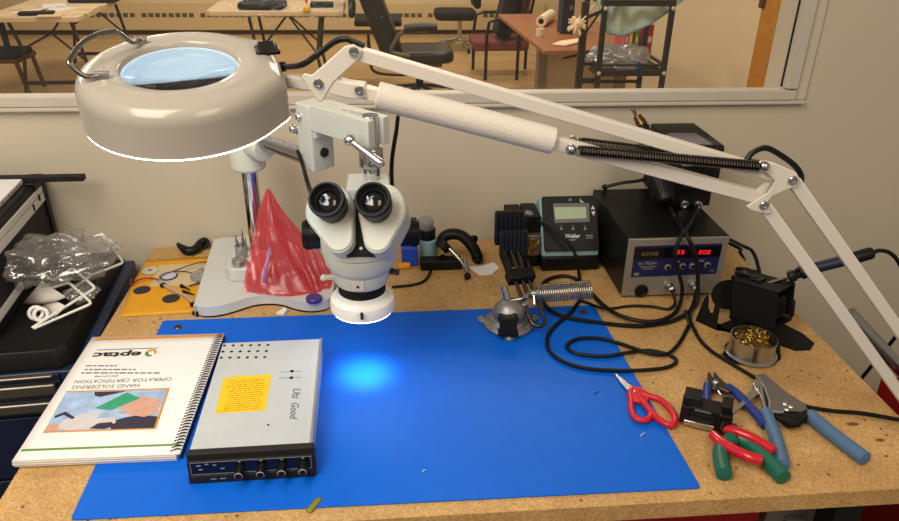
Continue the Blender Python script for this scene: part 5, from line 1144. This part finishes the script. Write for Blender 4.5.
# folding table, end on, at the left
a0, a1 = Z(85, 14, TZ), Z(0, 17, TZ); fy = min(a0.y, a1.y); xr = a0.x; w_ = .80
FT = thing('folding_table', 'pale plastic folding table strewn with papers, beyond the window at the far left', 'table', (xr-w_/2, fy+.9, FZ))
kk = Mx.Translation((xr, fy, 0)) @ Mx.Rotation(radians(1.5), 4, 'Z')
b = B(kk); b.prism(rrect(w_, 1.8, .05, 5, (-w_/2, .9)), TZ-.045, TZ); b.build('tabletop', 'tableplastic', FT, bevel=.006)
for y in (.22, 1.55):
    b = B(kk); b.tube([(-w_+.12, y, TZ-.045), (-w_+.20, y, FZ+.40), (-w_+.13, y, FZ+.02)], .016, 10, False); b.build('leg', 'legdark', FT)
    b = B(kk); b.tube([(-.15, y, TZ-.045), (-.08, y, FZ+.30), (-.10, y, FZ+.02)], .016, 10, False); b.build('leg', 'legdark', FT)
    b = B(kk); b.bar((-w_+.14, y, FZ+.12), (-.10, y, FZ+.12), .03, .03); b.build('cross_bar', 'legdark', FT); b = B(kk); b.tube([(-w_+.19, y, FZ+.42), (-w_/2+.05, y+.05, FZ+.55), (-w_/2+.1, y+.3, TZ-.05)], .010, 8, False); b.tube([(-.09, y, FZ+.32), (-w_/2+.05, y+.05, FZ+.55)], .010, 8, False); b.build('brace', 'legdark', FT)
random.seed(12)
spots = [(-.68, .16, .3), (-.50, .30, -.2), (-.25, .12, .1), (-.12, .26, .5), (-.30, .42, -.4), (-.62, .52, .2), (-.10, .55, .0), (-.42, .66, .35)]
for i, (x, y, a) in enumerate(spots):
    b = B(kk @ T((x, y, TZ)) @ Mx.Rotation(a, 4, 'Z')); b.span((-.10, -.14, .0006), (.10, .14, .004+.003*(i % 3))); o = b.build('paper_sheet', 'paper2' if i % 3 == 1 else 'padbeige'); tag(o, 'loose paper on the pale folding table beyond the window at the far left', 'paper', 'papers on the left folding table')
b = B(kk @ T((-.36, .13, TZ)) @ Mx.Rotation(.15, 4, 'Z')); b.span((-.16, -.06, .009), (.12, .05, .030)); o = b.build('dark_folder', 'fabricblack', bevel=.006); tag(o, 'dark flat case at the near edge of the left folding table', 'case')
b = B(kk @ T((-.12, .95, TZ))); b.span((-.25, -.1, .001), (.2, .15, .05)); o = b.build('cloth_bundle', 'cloth', bevel=.02, seg=3); tag(o, 'dark blue folded cloth further back on the left folding table', 'cloth')
# second folding table
g0, g1 = Z(238, 10, TZ), Z(337, 12, TZ); y0 = (g0.y+g1.y)/2; yo = y0
F2 = thing('folding_table', 'pale folding table holding a black laptop bag, behind the lamp head', 'table', ((g0.x+g1.x)/2, y0+.35, FZ))
xL, xR = Y(233, 12, y0).x, Y(343, 12, y0).x
b = B(); b.prism(rrect(xR-xL+.25, .72, .06, 6, ((xL+xR-.25)/2, y0+.36)), TZ-.05, TZ); b.build('tabletop', 'tableplastic', F2, bevel=.01)
for x, s in ((xL+.12, 1), (xR-.22, -1)):
    for dy in (.10, .62):
        b = B(); b.tube([(x, y0+dy, TZ-.05), (x+s*.05, y0+dy, FZ+.3), (x, y0+dy, FZ+.015)], .015, 8, False); b.build('leg', 'legdark', F2)
    b = B(); b.bar((x+.01, y0+.10, FZ+.12), (x+.01, y0+.62, FZ+.12), .03, .03); b.tube([(x+s*.05, y0+.1, FZ+.32), (x+s*.35, y0+.36, TZ-.06)], .01, 8, False); b.tube([(x+s*.05, y0+.62, FZ+.32), (x+s*.35, y0+.36, TZ-.06)], .01, 8, False); b.build('brace', 'legdark', F2)
c = Z(263, 8, TZ); LB = thing('laptop_bag', 'black padded bag lying on the folding table behind the lamp head', 'bag', (c.x, c.y, TZ))
b = B(T((c.x, c.y, TZ)) @ Mx.Rotation(-.1, 4, 'Z')); b.prism(rrect(.42, .30, .05, 5), .001, .06); b.build('body', 'fabricblack', LB, bevel=.02, seg=3); b = B(T((c.x, c.y, TZ+.06))); b.tube([(-.15, -.02, 0), (-.1, -.04, .05), (.02, -.04, .055), (.08, -.02, 0)], .012, 8); b.build('strap', 'blackm', LB)
c = Z(307, 11, TZ); YB = thing('yellow_bottle', 'small yellow bottle with a narrow neck on the folding table behind the lamp head', 'bottle', (c.x, c.y, TZ)); b = B(T((c.x, c.y, TZ))); b.lathe([(.034, .0005), (.036, .01), (.034, .03), (.016, .05), (.010, .056), (.008, .10), (.0001, .10)], n=20); b.build('bottle', 'yellowp', YB); b = B(T((c.x, c.y, TZ))); b.lathe([(.011, .075), (.011, .10), (.005, .11), (.0001, .11)], n=16); b.build('cap', 'redp', YB)
c = Z(322, 7, TZ); b = B(T((c.x, c.y, TZ))); b.prism(rrect(.22, .12, .02), .001, .045); o = b.build('tool_pouch', 'fabricblack', bevel=.01); tag(o, 'black pouch right of the yellow bottle on the folding table', 'pouch')
# far left wooden chair
wy_ = Z(24, 80, FZ+.1).y-.2; wx = Y(5, 60, wy_).x; sz = Y(10, 60, wy_).z
WC = thing('wooden_chair', 'brown wooden chair with dark cushion, cut off at the far left of the window', 'chair', (wx-.1, wy_+.2, FZ))
xe = Y(18, 60, wy_).x
b = B(); b.prism(rrect(.46, .44, .06, 4, (xe-.23, wy_+.22)), sz-.035, sz+.005); b.build('seat_frame', 'brownwood', WC, bevel=.01)
b = B(); b.prism(rrect(.43, .41, .06, 4, (xe-.235, wy_+.22)), sz+.005, sz+.05); b.build('cushion', 'cloth', WC, bevel=.015, seg=3)
for dx, dy in ((-.04, .04), (-.04, .38), (-.42, .04), (-.42, .38)):
    b = B(); b.tube([(xe+dx, wy_+dy, sz-.02), (xe+dx+(.05 if dx > -.2 else -.03), wy_+dy, FZ+.0)], .020, 10, False); b.build('leg', 'brownwood', WC)
b = B(); b.bar((xe-.40, wy_+.05, sz+.03), (xe-.46, wy_+.03, sz+.42), .05, .03); b.bar((xe-.40, wy_+.37, sz+.03), (xe-.46, wy_+.39, sz+.42), .05, .03); b.span((xe-.49, wy_+.03, sz+.22), (xe-.455, wy_+.40, sz+.42)); b.build('backrest', 'cloth', WC, bevel=.01)
bt = Y(0, 22, wy_+.05); b = B(); b.bar(Y(0, 20, wy_+.03), Y(9, 52, wy_+.03), .05, .04); b.build('back_post', 'cloth', WC, bevel=.008)
# black leather office chair
oy = Z(415, 91, FZ+.06).y
def O(px, py, d=0.): return Y(px, py, oy+d)
OC = thing('office_chair', 'black leather office chair with padded arms, seen behind the lamp arm', 'chair', tuple(V((O(415, 80).x, oy, FZ))))
sc_ = O(425, 52); b = B(T((sc_.x, oy, 0))); b.prism(rrect(.50, .52, .10, 6), sc_.z-.06, sc_.z+.045); b.build('seat', 'leather', OC, bevel=.035, seg=4)
b = B(); m_ = frame(O(380, 20, .02), (O(372, 0, .02)-O(388, 40, .02)), (0, 1, 0)); b.M = m_; b.prism(rrect(.50, .19, .06, 5), -.30, .28); b.build('backrest', 'leather', OC, bevel=.03, seg=4)
for d in (-.27, .27):
    p, q = O(404, 29, d), O(437, 27, d); b = B(); b.tube([p, p.lerp(q, .5)+V((0, 0, .01)), q], .048, 14, True, 6, False, .75); ar = b.build('arm_pad', 'leather', OC); b = B(); b.tube([O(428, 31, d), O(404, 32, d), O(396, 40, d), O(392, 52, d), O(410, 56, d)], .020, 8); b.build('arm_bracket', 'armgrey', OC)
b = B(); b.cyl((sc_.x-.05, oy, FZ+.10), (sc_.x-.05, oy, sc_.z-.05), .035, n=18); b.build('column', 'black', OC)
bx_c = sc_.x-.05
for k in range(5):
    a = 2*pi*k/5+.3; e = V((bx_c+.32*cos(a), oy+.32*sin(a), FZ+.075)); b = B(); b.tube([V((bx_c, oy, FZ+.12)), e], .026, 8, False, 1, False, .7); g = b.build('base_spoke', 'black', OC); b = B(); b.cyl(e+V((-.02, 0, -.045)), e+V((.02, 0, -.045)), .03, n=14); b.build('castor', 'black', g)
b = B(); b.box((sc_.x, oy, sc_.z-.085), (.30, .28, .05)); b.build('tilt_box', 'armgrey', OC, bevel=.01)
# bent steel sled of a chair behind it
sy = oy+.55; SLC = thing('sled_chair', 'dark sled base chair mostly hidden behind the black office chair', 'chair', tuple(V((Y(385, 75, sy).x, sy, FZ))))
b = B(); b.tube([Y(368, 40, sy), Y(370, 62, sy), Y(378, 73, sy), Y(412, 74, sy), Y(418, 62, sy)], .014, 8); b.build('sled_frame', 'legdark', SLC); b = B(); b.tube([Y(368, 34, sy+.45), Y(372, 60, sy+.45), Y(380, 66, sy+.45), Y(412, 67, sy+.45)], .014, 8); b.build('sled_frame', 'legdark', SLC)
b = B(); c = Y(378, 20, sy+.2); b.box(c+V((.0, 0, .0)), (.46, .45, .06)); b.build('seat', 'fabricblack', SLC, bevel=.02); b = B(); b.box(c+V((-.25, 0, .30)), (.06, .45, .5)); b.build('backrest', 'fabricblack', SLC, bevel=.02)
# swivel chair further back
ky_ = Z(464, 44, FZ+.06).y
SW_ = thing('swivel_chair', 'black fabric swivel chair on a thin column, near the far wall', 'chair', (Y(462, 30, ky_).x, ky_, FZ))
c = Y(455, 14, ky_); b = B(); b.prism(rrect(.50, .46, .10, 5, (c.x, ky_)), c.z-.05, c.z+.05); b.build('seat', 'fabricblack', SW_, bevel=.03, seg=3); b = B(); b.box((c.x+.25, ky_, c.z+.36), (.08, .42, .55)); b.build('backrest', 'fabricblack', SW_, bevel=.03)
b = B(); b.cyl((c.x+.06, ky_, FZ+.1), (c.x+.06, ky_, c.z-.04), .028, n=14); b.build('column', 'steel', SW_)
for k in range(5):
    a = 2*pi*k/5; e = V((c.x+.06+.28*cos(a), ky_+.28*sin(a), FZ+.07)); b = B(); b.tube([V((c.x+.06, ky_, FZ+.12)), e], .02, 8, False); g = b.build('base_spoke', 'steel', SW_); b = B(); b.cyl(e+V((-.015, 0, -.042)), e+V((.015, 0, -.042)), .027, n=12); b.build('castor', 'black', g)
# guest chair with maroon seat, bag hung on its back
gy = Z(487, 80, FZ).y
def G(px, py, d=0.): return Y(px, py, gy+d)
GC = thing('guest_chair', 'guest chair with maroon seat and black tube frame, beside the brown desk', 'chair', tuple(V((G(500, 60).x, gy+.2, FZ))))
s0 = G(474, 47); s1 = G(530, 50); b = B(); b.prism(rrect(s1.x-s0.x, .52, .06, 4, ((s0.x+s1.x)/2, gy+.27)), s0.z-.045, s0.z+.045); b.build('seat', 'maroon', GC, bevel=.02, seg=3)
for d, x0, x1 in ((0, 487, 519), (.50, 474, 527)):
    L0, L1 = G(x0, 30, d), G(x1, 35, d)
    b = B(); b.tube([V((L0.x, gy+d, FZ)), V((L0.x, gy+d, s0.z+.10)), V((L0.x+.02, gy+d, s0.z+.24)), V((L0.x+.10, gy+d, s0.z+.27)), V((L1.x+.02, gy+d, s0.z+.27))], .017, 10, False); b.build('arm_frame', 'cartblack', GC)
    b = B(); b.tube([V((L1.x, gy+d, FZ)), V((L1.x, gy+d, s0.z+.1)), V((L1.x+.06, gy+d, s0.z+.45)), V((L1.x+.10, gy+d, s0.z+.55))], .017, 10, False); b.build('rear_leg', 'cartblack', GC)
xb = G(519, 35).x; b = B(Mx.Translation((xb+.07, gy+.25, s0.z+.38)) @ Mx.Rotation(.18, 4, 'Y')); b.box((0, 0, 0), (.06, .46, .46)); b.build('backrest', 'maroon', GC, bevel=.02, seg=3)
BP = thing('backpack', 'black backpack hanging over the back of the maroon guest chair', 'bag', tuple(V((xb-.03, gy+.25, s0.z+.045))))
b = B(Mx.Translation((xb-.10, gy+.22, s0.z+.32)) @ Mx.Rotation(.22, 4, 'Y')); b.box((0, 0, 0), (.16, .36, .50)); b.build('body', 'fabricblack', BP, bevel=.05, seg=4); b = B(); b.tube([V((xb-.10, gy, s0.z+.3)), V((xb-.22, gy-.03, s0.z+.16)), V((xb-.14, gy, s0.z+.06))], .018, 8, True, 8, False, .4); b.build('strap', 'blackm', BP)
# brown desk
DZ = FZ+.74
d0, d1 = Z(544.5, 50.5, DZ), Z(498, 14, DZ); d2 = Z(640, 44, DZ)
DK = thing('desk', 'brown laminate desk with grey leg, behind the black trolley', 'desk', (d0.x+.4, d0.y+.6, FZ))
ex_ = V((d1.x-d0.x, d1.y-d0.y, 0)); er = V((ex_.y, -ex_.x, 0)).normalized()
P = [d0, d0+er*.80, d1+er*.80, d1]; P = [(p.x, p.y) for p in P]
P = [(min(x, RX-.02), y) for x, y in P]
b = B(); b.prism(P, DZ-.032, DZ); b.build('desktop', 'deskwood', DK, bevel=.004)
eu = ex_.normalized()
for k, o1 in ((.30, .06), (ex_.length-.12, .45)):
    q = d0+eu*k+er*o1; b = B(T((q.x, q.y, 0)) @ Mx.Rotation(atan2(er.y, er.x), 4, 'Z')); b.span((-.03, -.04, FZ), (.04, .04, DZ-.032)); b.build('leg', 'desklegs', DK, bevel=.004)
    q = d0+eu*k+er*.70; b = B(T((q.x, q.y, 0)) @ Mx.Rotation(atan2(er.y, er.x), 4, 'Z')); b.span((-.03, -.04, FZ), (.04, .04, DZ-.032)); b.build('leg', 'desklegs', DK, bevel=.004)
b = B(); q = d0+er*.22+eu*.06; b.tube([V((q.x-.06, q.y, DZ-.07)), V((q.x+.06, q.y, DZ-.045))], .008, 8, False); b.build('lock_lever', 'black', DK)
b = B(); q0_, q1_ = d0+eu*.42+er*.10, d0+eu*.42+er*.70; b.bar(V((q0_.x, q0_.y, DZ-.36)), V((q1_.x, q1_.y, DZ-.36)), .02, .62); b.build('modesty_panel', 'farwall', DK)
# on the desk
r_ = Z(547, 22, DZ+.03); RO = thing('paper_roll', 'white paper roll lying on the brown desk, dark hollow end facing left', 'roll', (r_.x, r_.y, DZ))
e0_ = Z(541, 21.5, DZ+.045); e1_ = Z(551, 14.5, DZ+.045)
b = B(); b.lathe([(.024, .0), (.045, 0), (.045, (e1_-e0_).length), (.024, (e1_-e0_).length), (.024, 0)], e0_, e1_-e0_, 28, False); b.build('roll', 'dust', RO); b = B(); b.lathe([(.0245, .001), (.0245, .02), (.0001, .02)], e0_, e1_-e0_, 20, False); b.build('core', 'fabricblack', RO)
c = Z(539.5, 36, DZ); CPc = thing('paper_cup', 'short white cup at the near left of the brown desk', 'cup', (c.x, c.y, DZ)); b = B(T((c.x, c.y, DZ))); b.lathe([(.028, .0005), (.032, .055), (.030, .055), (.027, .004), (.0001, .004)], n=22); b.build('cup', 'dust', CPc); b = B(T((c.x, c.y, DZ))); b.lathe([(.0325, .053), (.0335, .056), (.0315, .058), (.030, .055)], n=22, caps=False); b.build('rim', 'dust', CPc)
c = Z(566, 33, DZ); sp_ = thing('speaker', 'upright black speaker with a grey side on the brown desk', 'speaker', (c.x, c.y, DZ)); hh_ = Y(566, 0, c.y).z+.02
b = B(); b.span((c.x-.055, c.y-.05, DZ+.0005), (c.x+.04, c.y+.10, hh_)); b.build('cabinet', 'cloth', sp_, bevel=.006); b = B(); b.span((c.x+.041, c.y-.05, DZ+.0005), (c.x+.10, c.y+.06, hh_)); b.build('side_panel', 'padbeige', sp_, bevel=.006); b = B(); b.cyl((c.x+.012, c.y-.056, hh_-.07), (c.x+.012, c.y-.049, hh_-.07), .018, n=16); b.build('tweeter', 'desklegs', sp_)
b = B(); q = [Z(552, 45.5, DZ), Z(560, 42.5, DZ), Z(579, 40, DZ), Z(581, 43, DZ), Z(566, 46.8, DZ)]; b.prism([(p.x, p.y) for p in q], DZ+.0005, DZ+.015); o = b.build('paper_bundle', 'dust', bevel=.006); tag(o, 'flat crumpled cream paper at the front edge of the brown desk', 'paper')
# black metal trolley
ty = 3.95
def C(px, py, d=0.): return Y(px, py, ty+d)
TL = thing('trolley', 'black steel trolley with round post caps, right of the brown desk', 'trolley', tuple(V((C(632, 60).x, ty+.2, FZ))))
pl, pr = C(605, 8), C(672.5, 8); zt_, zm, zl = C(640, 3).z, C(640, 65).z, C(640, 73).z; TD = .42; PW = .032
def post(x, y): b = B(); b.span((x-PW/2, y-PW/2, FZ+.03), (x+PW/2, y+PW/2, zt_+.02)); b.build('post', 'cartblack', TL, bevel=.003); b = B(); b.cyl((x, y, FZ), (x, y, FZ+.03), .02, n=14); b.build('castor', 'black', TL)
for x in (pl.x, pr.x):
    for d in (0, TD): post(x, ty+d)
for z, n in ((zt_, 'top_rail'), (zm, 'shelf_rail'), (zl, 'shelf_edge')):
    hgt = .035 if n != 'shelf_rail' else .012
    b = B(); b.span((pl.x, ty-.012, z-hgt/2), (pr.x, ty+.012, z+hgt/2)); b.build(n, 'cartblack', TL); b = B(); b.span((pl.x, ty+TD-.012, z-hgt/2), (pr.x, ty+TD+.012, z+hgt/2)); b.build(n, 'cartblack', TL)
    for x in (pl.x, pr.x): b = B(); b.span((x-.012, ty, z-hgt/2), (x+.012, ty+TD, z+hgt/2)); b.build(n, 'cartblack', TL)
b = B(); b.span((pl.x, ty, zl-.012), (pr.x, ty+TD, zl)); b.build('shelf', 'cartblack', TL)
b = B(); b.span((pl.x, ty, zl-.16), (pr.x, ty+.02, zl-.14)); b.span((pl.x, ty+TD-.02, zl-.16), (pr.x, ty+TD, zl-.14)); b.build('lower_rail', 'cartblack', TL)
for px, py in ((605.5, 8.5), (671.5, 8.5), (598.5, 73.5), (661, 73.5)):
    p = C(px, py, -.02); x = pl.x if px < 640 else pr.x; b = B(); b.lathe([(.013, 0), (.013, .004), (.009, .008), (.0001, .009)], (x, ty-PW/2, p.z), (0, -1, 0), 16); b.build('cap', 'trim', TL)
# left bracket upright
xl2 = C(584, 40).x
b = B(); b.span((xl2-.02, ty+.02, FZ), (xl2+.02, ty+.06, zt_)); b.build('side_post', 'cartblack', TL); b = B(); b.bar((xl2, ty+.04, zm), (pl.x, ty+.04, zm), .02, .02); b.bar((xl2, ty+.04, zm+.28), (pl.x, ty+.02, zm+.33), .02, .02); b.bar((xl2, ty+.04, zm-.10), (pl.x, ty+.04, zm-.10), .02, .02); b.bar((xl2+.02, ty+.04, zt_-.18), (pl.x, ty+.02, zt_-.02), .012, .012); b.build('side_rail', 'cartblack', TL)
tp0 = C(577, 24, -.06); dv = thing('feather_duster', 'fluffy cream duster tuft hooked on the left post of the black trolley', 'duster', tuple(tp0)); random.seed(5); b = B()
for i in range(46):
    d = V((random.uniform(-1, 1), random.uniform(-.7, .5), random.uniform(-.8, 1))).normalized(); b.tube([tp0+d*.012, tp0+d*.038+V((0, 0, -.004)), tp0+d*random.uniform(.05, .068)+V((0, 0, -.012))], lambda t: .0075*(1-.55*t), 5, True, 3)
b.ball(tp0, .033, 14); b.build('tuft', 'dust', dv); b = B(); b.tube([tp0, V((xl2, ty+.02, tp0.z+.03)), V((xl2+.05, ty+.03, tp0.z+.10))], .005, 8); b.build('stick', 'dust', dv)
PC = thing('pale_sheet', 'pale blue green plastic sheet draped behind the top rail of the black trolley', 'sheet', tuple(C(635, 20, .06)))
def psf(u, w_):
    A_ = [(594, -6), (607, 34), (622, 37), (650, 25), (672, 10), (690, -6)]
    k = u*(len(A_)-1); i = min(int(k), len(A_)-2); t = k-i; ex2, ey2 = A_[i][0]*(1-t)+A_[i+1][0]*t, A_[i][1]*(1-t)+A_[i+1][1]*t
    x, y = ex2+(596+u*92-ex2)*w_, ey2+(-8-ey2)*w_
    return C(x, y, .06+.02*sin(u*17)*(.3+w_)+.015*sin(u*31+w_*3))
b = B(); b.grid(psf, 50, 14); b.build('sheet', 'palecloth', PC, solid=.002, ang=180)
b = B(); b.grid(lambda u, w_: psf(u, .0+.10*w_)-V((0, .004, 0)), 50, 2); b.build('hem', 'teal', PC, solid=.003, ang=180)
def farbag(n, lab, c, rx, ry, rz, sd, cut): return bag(n, lab, c, rx, ry, rz, sd, 'jar', .3, cut)
farbag('plastic_bag', 'crumpled clear plastic bag on the shelf of the black trolley', V(((pl.x+pr.x)/2-.03, ty+.2, zl+.055)), .19, .16, .09, 2.2, zl+.001)
b = B(); p = V(((pl.x+pr.x)/2+.06, ty+.05, zl+.001)); b.lathe([(.018, 0), (.018, .03), (.010, .05), (.010, .06), (.0001, .06)], p, n=14); o = b.build('small_bottle', 'bluebox'); tag(o, 'tiny blue bottle on the trolley shelf in front of the clear bag', 'bottle')
# coloured folders standing on the desk behind the trolley
fy_ = ty+.62
for px, m, lab in ((628, 'folderpink', 'pink binder standing on the desk, first of the row seen through the trolley'), (632, 'folderyel', 'yellow binder standing on the desk seen through the trolley'), (638, 'foldergrn', 'green binder standing on the desk seen through the trolley'), (650, 'folderred', 'red binder standing on the desk, right of the green one')):
    a, c = Y(px-1.9, 30, fy_), Y(px+(1.9 if m != 'folderred' else 4), 30, fy_); zt2 = Y(px, 25, fy_).z
    F_ = thing('binder', lab, 'binder', ((a.x+c.x)/2, fy_+.1, DZ)); b = B(); b.span((a.x, fy_, DZ+.001), (c.x, fy_+.24, zt2)); b.build('cover', m, F_, bevel=.003); b = B(); b.span((a.x+.008, fy_-.002, DZ+.06), (c.x-.008, fy_, DZ+.10)); b.build('spine_label', 'dust', F_)
# ---------------------------------------------------------------- light, camera
def area(name, loc, tgt, sx, sy, e, col):
    l = bpy.data.lights.new(name, 'AREA'); l.shape = 'RECTANGLE'; l.size = sx; l.size_y = sy; l.energy = e; l.color = h(col)
    o = bpy.data.objects.new(name, l); COL.objects.link(o); o.location = loc
    o.rotation_euler = (V(tgt)-V(loc)).to_track_quat('-Z', 'Y').to_euler(); return o
area('ceiling_light', (-.4, -.7, 1.55), (-.2, .2, 0), .8, 1.4, 34, 'FFF0DC')
area('ceiling_light', (1.2, -1.3, 1.55), (.9, .1, 0), .8, 1.2, 13, 'FFEAD0')
for x, y in ((-2, 2.8), (1., 2.8), (-2, 5.4), (1, 5.4), (-2, 8), (1, 8)): area('ceiling_light', (x, y, 1.7), (x, y, 0), 1.2, .6, 39, 'FFE8CE')
l = bpy.data.lights.new('ring_light_beam', 'SPOT'); l.energy = 3.2; l.spot_size = radians(50); l.spot_blend = 1.; l.shadow_soft_size = .02; l.color = h('CFE2FF')
o = bpy.data.objects.new('ring_light_beam', l); COL.objects.link(o); o.location = (OX, OY, .117)
wd = bpy.data.worlds.new('world'); SC.world = wd; wd.use_nodes = True
bg = wd.node_tree.nodes['Background']; bg.inputs['Color'].default_value = (*h('FFEEDC'), 1); bg.inputs['Strength'].default_value = .27
cam = bpy.data.cameras.new('camera'); co = bpy.data.objects.new('camera', cam); COL.objects.link(co); SC.camera = co
cam.sensor_fit = 'HORIZONTAL'; cam.sensor_width = 36; cam.lens = CF*36/899; cam.clip_start = .01; cam.clip_end = 60
mw = Mx((cr, cu, -cw)).transposed().to_4x4(); mw.translation = CE; co.matrix_world = mw
GR = {'steel_tip': 'steel tips in the clear cup', 'wire_clipping': 'clippings on the blue mat', 'piezo_disc': 'pale discs on the yellow envelope', 'spring_clip': 'spring clips on the yellow envelope', 'binder': 'coloured binders behind the trolley', 'folding_table': 'folding tables in the room behind'}
for o in COL.objects:
    k = o.name.split('.')[0]
    if o.parent is None and k in GR: o['group'] = GR[k]
for o in list(COL.objects):
    if o.parent is None: o.location.z += -FZ
vs = SC.view_settings; SC.display_settings.display_device = 'sRGB'; vs.view_transform = 'Standard'; vs.look = 'None'; vs.exposure = 0.; vs.gamma = 1; vs.use_curve_mapping = False
